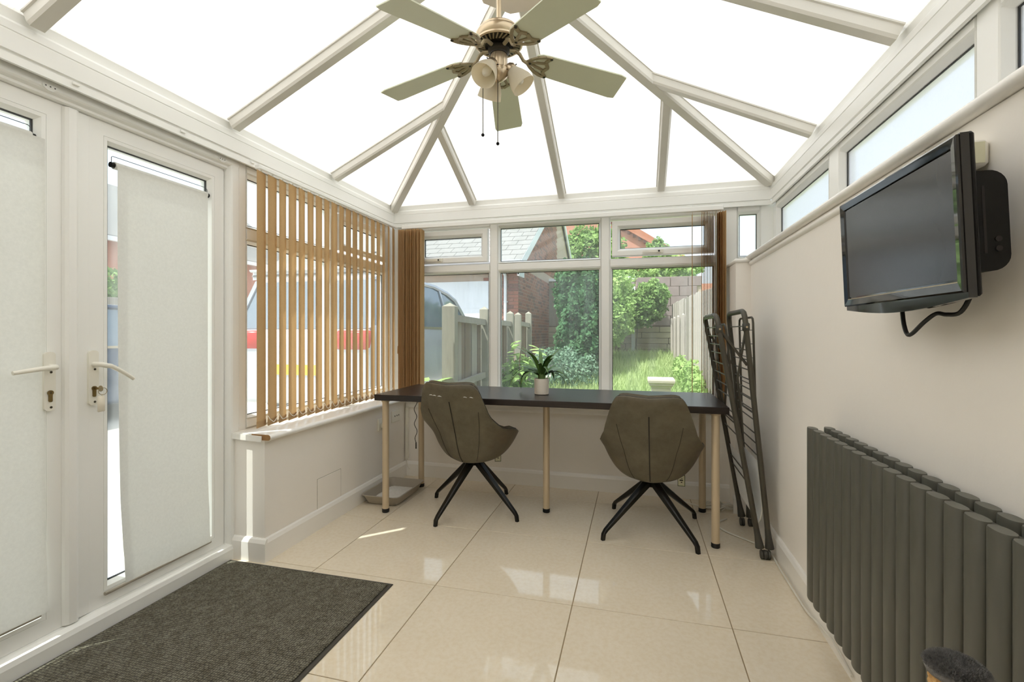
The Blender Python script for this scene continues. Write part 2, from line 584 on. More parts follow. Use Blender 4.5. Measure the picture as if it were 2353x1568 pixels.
# ------------------------------------------------------------------ floor
floor = setting('floor', 'polished cream porcelain tile floor with thin brown grout lines', 'floor')
MB().box(-2.02, 0.9, Y0 - .1, 3.6, -0.06, -0.0025).build('grout', 'grout', floor)
gx = [-2.01] + [-1.449 + .6 * i for i in range(-0, 5)] + [0.70]
gx = [x for x in gx if -2.02 < x < .72]
gy = [Y0] + [1.316 + .6 * j for j in range(-3, 5)]
gy = [y for y in gy if y < 3.36]
gy = sorted(set([round(y, 4) for y in gy if y >= Y0])) + [3.38]
for i in range(len(gx) - 1):
    for j in range(len(gy) - 1):
        x0, x1, y0, y1 = gx[i], gx[i + 1], gy[j], gy[j + 1]
        if x1 - x0 < .02 or y1 - y0 < .02:
            continue
        g = .0017
        cx, cy = (x0 + x1) / 2, (y0 + y1) / 2
        MB().rbox(x0 + g - cx, x1 - g - cx, y0 + g - cy, y1 - g - cy, -.012, 0, .0012).build('tile', 'tile', floor, loc=(cx, cy, 0))

# ------------------------------------------------------------------ walls
w = MB()
w.box(-1.99, XL, RET, 3.58, -.05, .588)
wl = tag(w.build('wall_left', 'plaster'), 'low white plastered wall under the tan slatted blind', 'wall', kind='structure')
# sealed square hatch outline on the left wall
hz0, hz1, hy0, hy1 = .085, .278, 2.297, 2.512
hatch = MB().rbox(XL - .002, XL + .0022, hy0, hy1, hz0, hz1, .002).build('hatch_panel', 'plaster', wl)
MB().box(XL - .001, XL + .0006, hy0 - .004, hy1 + .003, hz0, hz1 + .003).build('hatch_gap', 'hatch_line', hatch)
w = MB().box(XL - .2, XR + .3, YB, 3.60, -.05, .565)
wb = tag(w.build('wall_back', 'plaster'), 'low plastered back wall below the wide garden window', 'wall', kind='structure')
wr = setting('wall_right', 'white plastered half wall carrying the television and radiator', 'wall')
MB().box(XR, .98, Y0, 3.6, -.05, 1.55).build('wall_body', 'plaster', wr)
MB().box(.595, XR + .001, 3.150, 3.47, 0, 1.535).build('corner_pier', 'plaster', wr)
# bullnose ledge, lower moulding
def ledge(mb, x_nose, x_in, y0, y1, z0, z1):
    r = (z1 - z0) / 2
    pr = [(x_in, z0)] + [(x_nose + r - r * math.cos(a), (z0 + z1) / 2 + r * math.sin(a)) for a in np.linspace(-PI / 2, PI / 2, 9)] + [(x_in, z1)]
    return mb.prism(pr, lambda u, v, d: (u, d, v), y0, y1)
ledge(MB(), .655, .90, Y0, 3.19, 1.552, 1.582).build('ledge', 'skirting', wr, smooth=True)
ledge(MB(), .668, .69, 1.36, 3.148, 1.516, 1.546).build('moulding', 'skirting', wr, smooth=True)
q = MB(); ledge(q, 0, 0, 0, 0, 0, .02)
pc = MB().rbox(.586, .70, 3.138, 3.47, 1.535, 1.562, .008)
pc.build('pier_cap', 'skirting', wr, smooth=True, angle=60)
wf = tag(MB().box(-2.1, 1.0, Y0 - .12, Y0, -.05, 2.9).build('wall_front', 'plaster'), 'white house wall behind the viewer', 'wall', kind='structure')
wl2 = tag(MB().box(-1.99, -1.93, Y0, .43, -.05, 1.96).build('wall_side', 'plaster'), 'white wall panel left of the doors', 'wall', kind='structure')

# baseboards: chamfered top
def skirt(name, prof_fn, a, b, label, h=.112, t=.016):
    mb = MB()
    pr = [(0, 0), (t, 0), (t, h - .022), (t * .55, h - .006), (t * .2, h), (0, h)]
    mb.prism(pr, prof_fn, a, b)
    return tag(mb.build(name, 'skirting'), label, 'baseboard', kind='structure')
skirt('baseboard_left', lambda u, v, d: (XL + u, d, v), RET, YB, 'white baseboard along the low left wall')
skirt('baseboard_return', lambda u, v, d: (d, RET - u, v), -1.93, XL + .016, 'short white baseboard on the wall end beside the glazed doors')
skirt('baseboard_back', lambda u, v, d: (d, YB - u, v), XL, .595, 'white baseboard along the back wall behind the desk')
skirt('baseboard_right', lambda u, v, d: (XR - u, d, v), Y0, 3.15, 'white baseboard along the right wall under the radiator')
skirt('baseboard_pier', lambda u, v, d: (d, 3.15 - u, v), .58, XR, 'short white baseboard on the corner pier behind the airer')

# window boards (sills)
sill = setting('trim_1', 'white window board with rounded nose and broken end under the tan slatted blind', 'sill')
def nose_x(xn, xin, y0, y1, z0, z1):
    r = (z1 - z0) / 2
    pr = [(xin, z0)] + [(xn - r + r * math.cos(a), (z0 + z1) / 2 + r * math.sin(a)) for a in np.linspace(-PI / 2, PI / 2, 9)] + [(xin, z1)]
    return MB().prism(pr, lambda u, v, d: (u, d, v), y0, y1)
nose_x(-1.690, -1.93, RET - .012, 3.36, .588, .617).build('window_board', 'skirting', sill, smooth=True)
nose_x(-1.6905, -1.80, RET - .0125, RET - .0115, .5885, .6165).build('bare_end', 'mdf', sill, smooth=True)
e = MB().bar((-1.915, RET - .0145, .6015), (-1.735, RET - .021, .596), .004, .028)
e.build('loose_end_strip', 'skirting', sill)
sb = setting('trim_2', 'white window board under the garden window behind the desk', 'sill')
pr = [(3.47, .565), (3.33, .565)] + [(3.298 + .02 - .02 * math.cos(a), .59 + .02 * math.sin(a)) for a in np.linspace(-PI / 2, PI / 2, 9)] + [(3.47, .61)]
MB().prism(pr, lambda u, v, d: (d, u, v), -1.69, .60).build('window_board', 'skirting', sb, smooth=True)
MB().prism([(3.352, .528), (3.334, .530), (3.326, .545), (3.33, .565), (3.352, .565)], lambda u, v, d: (d, u, v), -1.72, .595).build('cover_mould', 'skirting', sb, smooth=True)

# ------------------------------------------------------------------ eaves beams
def eaves(name, fn, a, b, label):
    t = setting(name, label, 'beam')
    pr = [(-.10, ZB0 + .012), (-.012, ZB0 + .012), (-.012, ZB0), (.0, ZB0), (.0, 1.976), (-.004, 1.979), (-.004, 1.982), (.004, 1.985), (.004, 2.043),
          (.002, 2.045), (.002, 2.048), (.004, 2.05), (.002, ZB1 - .01), (-.006, ZB1), (-.10, ZB1)]
    MB().prism(pr, fn, a, b).build('beam_cover', 'upvc', t)
    return t
bl_ = eaves('trim_3', lambda u, v, d: (BL + u, d, v), Y0, BB, 'white eaves beam above the doors and slatted blind')
bb_ = eaves('trim_4', lambda u, v, d: (d, BB - u, v), BL, BR, 'white eaves beam above the garden window')
br_ = eaves('trim_5', lambda u, v, d: (BR - u, d, v), Y0, BB, 'white eaves beam above the frosted side windows')
# little blind-rail clips left screwed to the beams
for y in (1.20, 1.60, 1.98, 2.20, 2.85, 3.35):
    MB().rbox(BL + .0005, BL + .007, y - .011, y + .011, 1.964, 1.975, .002).build('rail_clip', 'upvc', bl_)
for x in (-1.78, -.62, .36):
    MB().rbox(x - .011, x + .011, BB - .007, BB - .0005, 1.964, 1.975, .002).build('rail_clip', 'upvc', bb_)

# ------------------------------------------------------------------ roof
roof = setting('ceiling', 'pitched opal polycarbonate roof with white glazing bars', 'roof')
pitch = (APEX.z - ZB1) / (APEX.x - BL)
def zs(x): return ZB1 + .042 + (min(x - BL, BR - x)) * pitch      # side slopes
def zb(y): return ZB1 + .042 + (BB - y) * pitch                   # back slope
MB().box(BL - .03, BL - .012, Y0, BB + .03, ZB1 - .002, ZB1 + .075).build('eaves_filler', 'upvc', roof)
MB().box(BR + .012, BR + .03, Y0, BB + .03, ZB1 - .002, ZB1 + .075).build('eaves_filler', 'upvc', roof)
MB().box(BL - .03, BR + .03, BB + .012, BB + .03, ZB1 - .002, ZB1 + .075).build('eaves_filler', 'upvc', roof)
def panel(corners):
    mb = MB()
    def ext(c):
        x, y, z = c
        if x in (BL, BR) and y != BB: return Vector((x + (-.03 if x == BL else .03), y, z - .03 * pitch))
        if y == BB: return Vector((x + (-.03 if x == BL else .03 if x == BR else 0), y + .03, z - .03 * pitch))
        return Vector(c)
    P = [ext(c) for c in corners]
    n = (P[1] - P[0]).cross(P[2] - P[0]).normalized()
    if n.z < 0: n = -n
    k = len(P)
    mb.add(P + [p + n * .022 for p in P], [tuple(range(k)), tuple(range(k, 2 * k))] + [(i, (i + 1) % k, k + (i + 1) % k, k + i) for i in range(k)])
    o = mb.build('roof_panel', 'roof_panel', roof)
    me = o.data
    uv = me.uv_layers.new(name='UVMap')
    # u runs across the ribs (ribs run up the slope)
    e_dir = Vector((0, 1, 0)) if abs(n.x) > abs(n.y) else Vector((1, 0, 0))
    for lp in me.loops:
        c = me.vertices[lp.vertex_index].co
        uv.data[lp.index].uv = (c.dot(e_dir), c.z)
    return o
ys = [BB, 2.645, 1.86, 1.08, .30, -.48, Y0]
xs = [BL, -1.21, -.52, .17, BR]
def on_left(x, y): return (x, y, zs(x))
for side in (0, 1):
    xe = BL if side == 0 else BR
    xm = APEX.x
    sx = 1 if side == 0 else -1
    # first bay: triangle under hip
    d = BB - 2.645
    panel([(xe, BB, zs(xe)), (xe, 2.645, zs(xe)), (xe + sx * d, 2.645, zs(xe + sx * d))])
    d2 = BB - 2.06
    panel([(xe, 2.645, zs(xe)), (xe, 1.86, zs(xe)), (xm, 1.86, zs(xm)), (xm, 2.06, zs(xm)), (xe + sx * d, 2.645, zs(xe + sx * d))])
    for a, b in zip(ys[2:-1], ys[3:]):
        panel([(xe, a, zs(xe)), (xe, b, zs(xe)), (xm, b, zs(xm)), (xm, a, zs(xm))])
ze = zb(BB)
panel([(BL, BB, ze), (-1.21, BB, ze), (-1.21, BB - (-1.21 - BL), zb(BB - (-1.21 - BL)))])
panel([(.17, BB, ze), (BR, BB, ze), (.17, BB - (BR - .17), zb(BB - (BR - .17)))])
panel([(-1.21, BB, ze), (-.52, BB, ze), (-.52, 2.06, zb(2.06)), (-1.21, BB - (-1.21 - BL), zb(BB - (-1.21 - BL)))])
panel([(-.52, BB, ze), (.17, BB, ze), (.17, BB - (BR - .17), zb(BB - (BR - .17))), (-.52, 2.06, zb(2.06))])

def rafter(a, b, w=.052, h=.05, name='rafter'):
    a = Vector(a); b = Vector(b)
    d = (b - a).normalized()
    side = d.cross(Vector((0, 0, 1))).normalized()
    up = side.cross(d).normalized()
    if up.z < 0: up = -up
    mb = MB()
    # T-shaped glazing bar: narrow capping under the panel with chamfered edges and two little flanges
    pr = [(-w / 2 - .006, 0), (-w / 2 - .006, -.006), (-w / 2, -.008), (-w / 2, -h + .010), (-w / 2 + .006, -h), (w / 2 - .006, -h), (w / 2, -h + .010), (w / 2, -.008), (w / 2 + .006, -.006), (w / 2 + .006, 0)]
    n = len(pr)
    P = [p + side * u + up * v for p in (a, b) for u, v in pr]
    mb.add(P, [tuple(range(n)), tuple(range(n, 2 * n))] + [(i, (i + 1) % n, n + (i + 1) % n, n + i) for i in range(n)])
    return mb.build(name, 'upvc_roof', roof)
for side in (0, 1):
    xe = BL if side == 0 else BR
    sx = 1 if side == 0 else -1
    d = BB - 2.645
    rafter((xe, 2.645, zs(xe)), (xe + sx * d, 2.645, zs(xe + sx * d)))
    for y in (1.86, 1.08, .30, -.48):
        rafter((xe, y, zs(xe)), (APEX.x - sx * .03, y, zs(APEX.x - sx * .03)))
    rafter((xe, BB, zs(xe) - .004), (APEX.x, 2.06, zs(APEX.x) - .004), .06, .058, 'hip_rafter')
rafter((-1.21, BB, ze), (-1.21, BB - (-1.21 - BL), zb(BB - (-1.21 - BL))))
rafter((.17, BB, ze), (.17, BB - (BR - .17), zb(BB - (BR - .17))))
rafter((-.52, BB, ze), (-.52, 2.06, zb(2.06)))
rz = zs(APEX.x)
MB().prism([(-.085, rz - .115), (.085, rz - .115), (.10, rz - .09), (.10, rz - .04), (.03, rz), (-.03, rz), (-.10, rz - .04), (-.10, rz - .09)], lambda u, v, d: (APEX.x + u, d, v), Y0, 2.10).build('ridge_beam', 'ridge', roof)
MB().prism([(APEX.x + .19 * math.cos(a), 2.02 + .19 * math.sin(a)) for a in np.linspace(PI / 8, 2 * PI + PI / 8, 8, endpoint=False)], lambda u, v, d: (u, v, d), rz - .135, rz - .085).build('ridge_boss', 'ridge', roof)

# ------------------------------------------------------------------ windows
BEAD = [(0, -.06), (0, 0), (.034, 0), (.040, -.004), (.052, -.024), (.052, -.06)]
def bead(wd, depth=.06):
    return [(0, -depth), (0, 0), (wd - .018, 0), (wd - .012, -.004), (wd, -.024), (wd, -depth)]
def mapx(x0, s):   # plane x = x0, s = +1 inward normal is +x
    return lambda u, v, n: (x0 + s * n, u, v)
def mapy(y0):
    return lambda u, v, n: (u, y0 - n, v)

def light(win, fn, u0, u1, v0, v1, wd=.05, sash=False, glass='glass', gdepth=-.034, handle=None):
    """one glazed opening: frame beading (or an opening sash proud of the frame) + pane"""
    if sash:
        s = MB().mitre(u0 + .012, u1 - .012, v0 + .012, v1 - .012, [(0, -.03), (0, .012), (.004, .016), (.036, .016), (.042, .012), (.056, -.01), (.056, -.03)], fn).build('sash', 'upvc', win)
        MB().mitre(u0 + .068, u1 - .068, v0 + .068, v1 - .068, [(0, -.03), (0, -.02), (.004, -.02), (.004, -.03)], fn).build('gasket', 'gasket', s)
        g0 = (u0 + .066, u1 - .066, v0 + .066, v1 - .066)
        par = s
        if handle is not None:
            hu = (u0 + u1) / 2 + handle
            hv = v0 + .036
            h = MB()
            h.prism([(hu - .012, hv - .012), (hu + .03, hv - .012), (hu + .03, hv + .012), (hu - .012, hv + .012)], fn, .016, .024)
            h.prism([(hu - .11, hv - .008), (hu + .012, hv - .010), (hu + .012, hv + .010), (hu - .11, hv + .004)], fn, .026, .036)
            h.build('window_handle', 'white_plastic', s)
            MB().prism([(hu - .006, hv - .006), (hu + .006, hv - .006), (hu + .006, hv + .006), (hu - .006, hv + .006)], fn, .036, .038).build('lock_button', 'gasket', s)
    else:
        par = win
        MB().mitre(u0, u1, v0, v1, [(0, -.06), (0, 0), (.012, -.022), (.012, -.06)], fn).build('glazing_bead', 'upvc', win)
        MB().mitre(u0 + .012, u1 - .012, v0 + .012, v1 - .012, [(0, -.03), (0, -.026), (.004, -.026), (.004, -.03)], fn).build('gasket', 'gasket', win)
        g0 = (u0 + .011, u1 - .011, v0 + .011, v1 - .011)
    MB().prism([(g0[0], g0[2]), (g0[1], g0[2]), (g0[1], g0[3]), (g0[0], g0[3])], fn, gdepth, gdepth - .003).build('pane', glass, par)

def member(win, fn, u0, u1, v0, v1, name='frame_bar', d=.06, c=.006):
    """frame member with chamfered front arrises"""
    horiz = (u1 - u0) > (v1 - v0)
    mb = MB()
    if horiz:
        pr = [(v0, -d), (v0, -.012), (v0 + .010, 0), (v1 - .010, 0), (v1, -.012), (v1, -d)]
        mb.prism(pr, lambda a, b, dd: fn(dd, a, b), u0, u1)
    else:
        pr = [(u0, -d), (u0, -.012), (u0 + .010, 0), (u1 - .010, 0), (u1, -.012), (u1, -d)]
        mb.prism(pr, lambda a, b, dd: fn(a, dd, b), v0, v1)
    return mb.build(name, 'upvc', win)

# window_1: left, behind the slatted blind
w1 = setting('window_1', 'white framed side window behind the tan slatted blind', 'window')
f1 = mapx(FL, 1)
zt0, zt1 = 1.575, 1.645
member(w1, f1, 1.925, 1.985, .617, 1.962)
member(w1, f1, 3.36, 3.46, .617, 1.962)
member(w1, f1, 2.665, 2.735, .617, 1.962, 'mullion')
for a, b in ((1.985, 2.665), (2.735, 3.36)):
    member(w1, f1, a, b, .617, .672)
    member(w1, f1, a, b, 1.912, 1.962)
    member(w1, f1, a, b, zt0, zt1, 'transom')
light(w1, f1, 1.985, 2.665, .672, zt0)
light(w1, f1, 2.735, 3.36, .672, zt0)
light(w1, f1, 1.985, 2.665, zt1, 1.912)
light(w1, f1, 2.735, 3.36, zt1, 1.912, sash=True, handle=.05)

# window_2: back, over the desk
w2 = setting('window_2', 'wide white framed window looking onto the garden', 'window')
f2 = mapy(FB)
member(w2, f2, -1.93, -1.70, .61, 1.962)
member(w2, f2, .53, .668, .61, 1.962)
member(w2, f2, .80, .90, 1.5, 1.962)
member(w2, f2, -1.085, -1.015, .61, 1.962, 'mullion')
member(w2, f2, -.245, -.175, .61, 1.962, 'mullion')
for a, b in ((-1.70, -1.085), (-1.015, -.245), (-.175, .53)):
    member(w2, f2, a, b, 1.578, 1.640, 'transom')
    member(w2, f2, a, b, .61, .665)
    member(w2, f2, a, b, 1.918, 1.962)
light(w2, f2, -1.70, -1.085, .665, 1.578)
light(w2, f2, -1.015, -.245, .665, 1.578)
light(w2, f2, -.175, .53, .665, 1.578)
light(w2, f2, -1.70, -1.085, 1.640, 1.918, sash=True, handle=-.10)
light(w2, f2, -1.015, -.245, 1.640, 1.918)
light(w2, f2, -.175, .53, 1.640, 1.918, sash=True, handle=-.02)
# narrow light above the corner pier
member(w2, f2, .668, .80, 1.555, 1.612)
member(w2, f2, .668, .80, 1.918, 1.962)
light(w2, f2, .668, .80, 1.612, 1.918)

# window_3: frosted, right
w3 = setting('window_3', 'row of frosted side windows above the half wall', 'window')
f3 = mapx(FR, -1)
bars = [(3.38, 3.46), (2.41, 2.53), (1.445, 1.54), (.47, .56), (-.50, -.41)]
for a, b in bars:
    member(w3, f3, a, b, 1.57, 1.962, 'mullion')
ed = [(2.53, 3.38), (1.54, 2.41), (.56, 1.445), (-.41, .47), (Y0 + .02, -.50)]
for a, b in ed:
    light(w3, f3, a, b, 1.615, 1.918, glass='frost')
    member(w3, f3, a, b, 1.57, 1.615)
    member(w3, f3, a, b, 1.918, 1.962)

# ------------------------------------------------------------------ french doors
DX = -1.945      # inner face of the leaves
dfr = setting('trim_6', 'white door frame and raised threshold round the french doors', 'door frame')
fd = mapx(DX, 1)
MB().prism([(-.06, .0), (.042, .0), (.042, .050), (.036, .066), (.016, .075), (-.06, .075)], lambda u, v, d: (DX + u, d, v), .44, RET).build('threshold', 'upvc', dfr)
MB().prism([(-.06, 1.906), (.012, 1.906), (.018, 1.910), (.018, 1.919), (.030, 1.925), (.034, 1.931), (.034, 1.962), (-.06, 1.962)], lambda u, v, d: (DX + u, d, v), .44, 1.93).build('head', 'upvc', dfr)
MB().prism([(-.06, 1.8755), (.012, 1.8755), (.022, 1.880), (.030, 1.885), (.034, 1.893), (.034, 1.927), (-.06, 1.927)], lambda u, v, d: (DX + u, v, d), 0, 1.93).build('jamb', 'upvc', dfr)
MB().box(DX - .06, DX + .03, .43, .50, 0, 1.93).build('jamb', 'upvc', dfr)
MB().box(BL - .016, BL - .0125, .44, 2.0, 1.9515, 1.9565).build('joint', 'black_gap', dfr)
for y in (1.145, 1.83):
    k = MB()
    k.prism([(y - .022, 1.942), (y - .022, 1.932), (y - .006, 1.922), (y + .006, 1.922), (y + .022, 1.932), (y + .022, 1.942)], lambda u, v, d: (d, u, v), DX + .034, DX + .0375)
    kb = k.build('blind_bracket', 'upvc', dfr)
    for dy in (-.013, 0, .013):
        MB().prism([(y + dy - .002, 1.934), (y + dy + .002, 1.934), (y + dy + .002, 1.938), (y + dy - .002, 1.938)], lambda u, v, d: (d, u, v), DX + .0375, DX + .0378).build('screw', 'gasket', kb)

def door(name, y0, y1, label, stile=None):
    t = setting(name, label, 'door')
    pr = [(0, -.06), (0, .0), (.052, .0), (.0525, -.002), (.0535, -.002), (.054, .0), (.066, -.001), (.078, -.018), (.078, -.06)]
    MB().mitre(y0, y1, .076, 1.905, pr, fd).build('leaf_frame', 'upvc', t)
    g = (y0 + .077, y1 - .077, .153, 1.828)
    MB().mitre(g[0] + .001, g[1] - .001, g[2] + .001, g[3] - .001, [(0, -.03), (0, -.022), (.004, -.022), (.004, -.03)], fd).build('gasket', 'gasket', t)
    MB().prism([(g[0], g[2]), (g[1], g[2]), (g[1], g[3]), (g[0], g[3])], fd, -.032, -.036).build('pane', 'glass', t)
    if stile:
        MB().prism([(stile[0], .076), (stile[1], .076), (stile[1], 1.905), (stile[0], 1.905)], fd, -.06, -.0005).build('meeting_stile', 'upvc', t)
    return t
d1 = door('door_1', .515, 1.208, 'white glazed door leaf nearest the viewer with level lever handle')
d2 = door('door_2', 1.282, 1.873, 'white glazed door leaf with key and fob in its lock', (1.2115, 1.283))
# meeting stile cover strip on the right leaf
MB().prism([(1.199, .001), (1.202, .012), (1.210, .020), (1.232, .022), (1.240, .018), (1.242, .006), (1.283, .004), (1.286, .0)], lambda u, v, d: (DX + v, u, d), .080, 1.900).build('meeting_strip', 'upvc', d2, smooth=True, angle=25)

def handle(par, yc, ydir, droop, zc):
    x0 = DX + .0005
    n = 10
    outline = []
    hw, h0, h1 = .0165, zc - .150, zc + .052
    for i in range(n + 1):
        a = PI * i / n
        outline.append((yc + hw * math.cos(a), h1 - hw * .7 + hw * .7 * math.sin(a)))
    for i in range(n + 1):
        a = PI + PI * i / n
        outline.append((yc + hw * math.cos(a), h0 + hw * .7 + hw * .7 * math.sin(a)))
    bp = MB().prism(outline, lambda u, v, d: (d, u, v), x0, x0 + .013).build('backplate', 'white_plastic', par, smooth=True)
    lv = MB()
    L = .118
    pts = [(x0 + .010, yc, zc), (x0 + .034, yc, zc), (x0 + .046, yc + ydir * .004, zc), (x0 + .050, yc + ydir * .018, zc - droop * .010)]
    for i in range(1, 8):
        f = i / 7
        pts.append((x0 + .050 - .004 * f, yc + ydir * (.018 + (L - .018) * f), zc - droop * L * (f * .75 + f * f * .25) - .004 * f))
    lv.tube(pts, [.009, .009, .0095, .0095] + [.0088 - .002 * (i / 7) for i in range(1, 8)], 12)
    lv.build('lever', 'white_plastic', par, smooth=True, angle=60)
    for dz in (-.018, -.138):
        MB().lathe([(0, 0), (.004, 0), (.004, .0012), (0, .0014)], 10, Matrix.Translation((x0 + .013, yc + .003, zc + dz)) @ Matrix.Rotation(PI / 2, 4, 'Y')).build('screw', 'chain', bp)
    return bp
zc = .990
b1 = handle(d1, 1.158, -1, .06, zc)
b2 = handle(d2, 1.281 + .012, 1, .50, zc)
for bp, yy in ((b1, 1.158), (b2, 1.293)):
    cy = MB()
    cy.prism([(yy + .0085 * math.cos(a), zc - .088 + .0085 * math.sin(a)) for a in np.linspace(-.9, PI + .9, 14)] + [(yy - .0052, zc - .116), (yy - .003, zc - .119), (yy + .003, zc - .119), (yy + .0052, zc - .116)], lambda u, v, d: (d, u, v), DX + .012, DX + .018)
    c_ = cy.build('lock_cylinder', 'brass', bp)
    MB().box(DX + .018, DX + .0184, yy - .001, yy + .001, zc - .092, zc - .084).build('keyway', 'ink', c_)

# keys left in the right leaf
kt = thing('key_fob', 'cream plastic fob on a key ring hanging from the door lock', 'keys', (DX + .019, 1.293, zc - .088))
MB().box(0, .02, -.0012, .0012, -.004, .004).build('key_blade', 'brass', kt)
MB().lathe([(0, -.0011), (.011, -.0011), (.011, .0011), (0, .0011)], 16, Matrix.Translation((.028, 0, 0)) @ Matrix.Rotation(PI / 2, 4, 'X')).build('key_bow', 'bronze', kt)
ring = [(.032 + .002 * math.sin(a), .004 + .013 * math.sin(a), -.010 + .013 * math.cos(a)) for a in np.linspace(0, 2 * PI, 20, endpoint=False)]
MB().tube(ring, .0011, 6, closed=True).build('key_ring', 'bronze', kt, smooth=True)
MB().rbox(.026, .032, -.012, .014, -.085, -.026, .005).build('fob', 'cream_plastic', kt, smooth=True, angle=60)
MB().bar((.029, .002, -.030), (.031, .004, -.020), .004, .003).build('fob_loop', 'cream_plastic', kt)

# roller blinds hung inside the glazing recess of the doors
def roller(y0, y1, label, zt, tilt, bar0, bar1, yb0, yb1, wide=0.0):
    yc = (y0 + y1) / 2
    X = DX - .010
    t = thing('roller_blind', label, 'blind', (X, yc, 0))
    def W(x, y, z): return (x - X, y - yc, z)
    MB().tube([W(X, y0, zt), W(X, y1, zt - tilt)], .0145, 16).build('roller_tube', 'roller', t, smooth=True, angle=60)
    for y, z in ((y0 - .006, zt), (y1 + .004, zt - tilt)):
        MB().tube([W(X, y - .007, z), W(X, y + .008, z)], .0105, 12).build('end_plug', 'black_plastic', t, smooth=True, angle=60)
    MB().tube([W(X, y0 - .009, zt), W(X, y0 - .009, zt + .030), W(X, y0 - .004, zt + .034), W(X, y1 - .006, zt - tilt + .034), W(X, y1 + .006, zt - tilt + .026), W(X, y1 + .006, zt - tilt)], .0013, 6).build('spring_wire', 'gasket', t)
    nu, nv = 10, 34
    V = []; F = []
    for j in range(nv + 1):
        f = j / nv
        for i in range(nu + 1):
            g = i / nu
            ya = y0 + .003 + (yb0 - y0) * f ** 3
            yb2 = y1 - .003 + wide + (yb1 - y1 - wide) * f ** 3
            yy = ya + (yb2 - ya) * g
            za = zt + (bar0[1] + .003 - zt) * f
            zb2 = zt - tilt + (bar1[1] + .003 - zt + tilt) * f
            zz = za + (zb2 - za) * g
            xx = X + .0147 + .015 * max(0, (f - .80) / .20) + .0012 * math.sin(g * 5 + f * 3) * f + (.0022 * math.sin(f * 75 + g * 2) if f > .85 else 0) * (f - .85) * 7
            V.append(W(xx, yy, zz))
    for j in range(nv):
        for i in range(nu):
            a = j * (nu + 1) + i
            F.append((a, a + 1, a + nu + 2, a + nu + 1))
    MB().add(V, F).build('blind_cloth', 'roller', t, smooth=True, angle=180)
    MB().tube([W(X + .024, bar0[0], bar0[1]), W(X + .024, bar1[0], bar1[1])], .0070, 10).build('bottom_bar', 'tray', t, smooth=True, angle=60)
    return t
roller(1.378, 1.783, 'pale grey roller blind on the door leaf with the key fob', 1.755, .0, (1.330, .124), (1.785, .126), 1.398, 1.782)
roller(.64, 1.116, 'pale grey roller blind on the door leaf nearest the viewer', 1.765, .0, (.62, .158), (1.130, .160), .64, 1.152, .036)  # cloth widened beyond its tube to keep a sun streak off the mat

# ------------------------------------------------------------------ left slatted blind
vb = thing('vertical_blind', 'tan vertical slat blind hanging open across the side window', 'blind', (-1.83, 2.66, 1.953))
MB().rbox(-.016, .016, -.70, .70, -.026, -.003, .003).build('headrail', 'upvc', vb)
SL = .089
def slat_mesh(h, curve=.0):
    n = 5
    V = []; F = []
    for j in range(9):
        z = -h * j / 8
        for i in range(n):
            u = (i / (n - 1) - .5)
            V.append((.0035 * math.cos(u * PI), u * SL, z))
    for j in range(8):
        for i in range(n - 1):
            a = j * n + i
            F.append((a, a + 1, a + n + 1, a + n))
    me = bpy.data.meshes.new('slat')
    me.from_pydata(V, [], F)
    me.materials.append(M['slat'])
    for p in me.polygons: p.use_smooth = True
    return me
sm = slat_mesh(1.285)
wm = MB().rbox(-.002, .002, -.044, .044, -1.288, -1.256, .001).build('weight', 'slat', vb)
wme = wm.data
bpy.data.objects.remove(wm)
hk = MB().box(-.0015, .0015, -.006, .006, -.006, .02).build('hanger', 'upvc', vb)
hme = hk.data
bpy.data.objects.remove(hk)
bot = []
for k in range(19):
    yc = 1.987 + .0748 * k
    o = link('slat', sm, vb, (0, yc - 2.66, -.034))
    o.rotation_euler = (0, 0, math.radians(17 + random.uniform(-4, 4)))
    wo = link('weight', wme, o)
    link('hanger', hme, o)
    bot.append((.024, yc - 2.66 + .02, -.034 - 1.265))
pts = []
for a, b in zip(bot[:-1], bot[1:]):
    for i in range(6):
        f = i / 6
        pts.append((a[0], a[1] + (b[1] - a[1]) * f, a[2] + .030 - .035 * math.sin(PI * f) * random.uniform(.9, 1.1)))
pts.append(bot[-1])
MB().tube(pts, .0016, 5).build('bead_chain', 'white_plastic', vb)
MB().tube([(.03, .685, -.03), (.03, .69, -.95)], .0016, 5).build('pull_cord', 'white_plastic', vb)
MB().tube([(.03, .69, -.95), (.03, .69, -1.01)], [.004, .006], 8).build('cord_weight', 'slat', vb, smooth=True)

# back blind: two drawn-back stacks on one rail
bb = thing('vertical_blind', 'brown vertical slat blind drawn back to both ends of the garden window', 'blind', (-.6, 3.365, 1.94))
MB().rbox(-1.17, 1.16, -.016, .016, -.024, .008, .003).build('headrail', 'upvc', bb)
sm2 = slat_mesh(1.25)
for k in range(13):
    x = -1.775 + .0135 * k
    o = link('slat', sm2, bb, (x + .6, 0, -.034))
    o.location.y = random.uniform(-.010, .006)
    o.rotation_euler = (0, 0, math.radians(random.uniform(-9, 9) - 3))
o = link('slat', sm2, bb, (-1.600 + .6, 0, -.034)); o.rotation_euler = (0, 0, math.radians(4))
for k in range(12):
    x = .425 + .0095 * k
    o = link('slat', sm2, bb, (x + .6, -.004, -.034))
    o.rotation_euler = (0, 0, math.radians(-8 + random.uniform(-1.5, 1.5)))
for x, a in ((.534, 6), (.545, 12), (.556, 20)):
    o = link('slat', sm2, bb, (x + .6, 0, -.034)); o.rotation_euler = (0, 0, math.radians(a))
o = link('slat', sm2, bb, (.366 + .6, -.004, -.034)); o.rotation_euler = (0, 0, math.radians(-4))

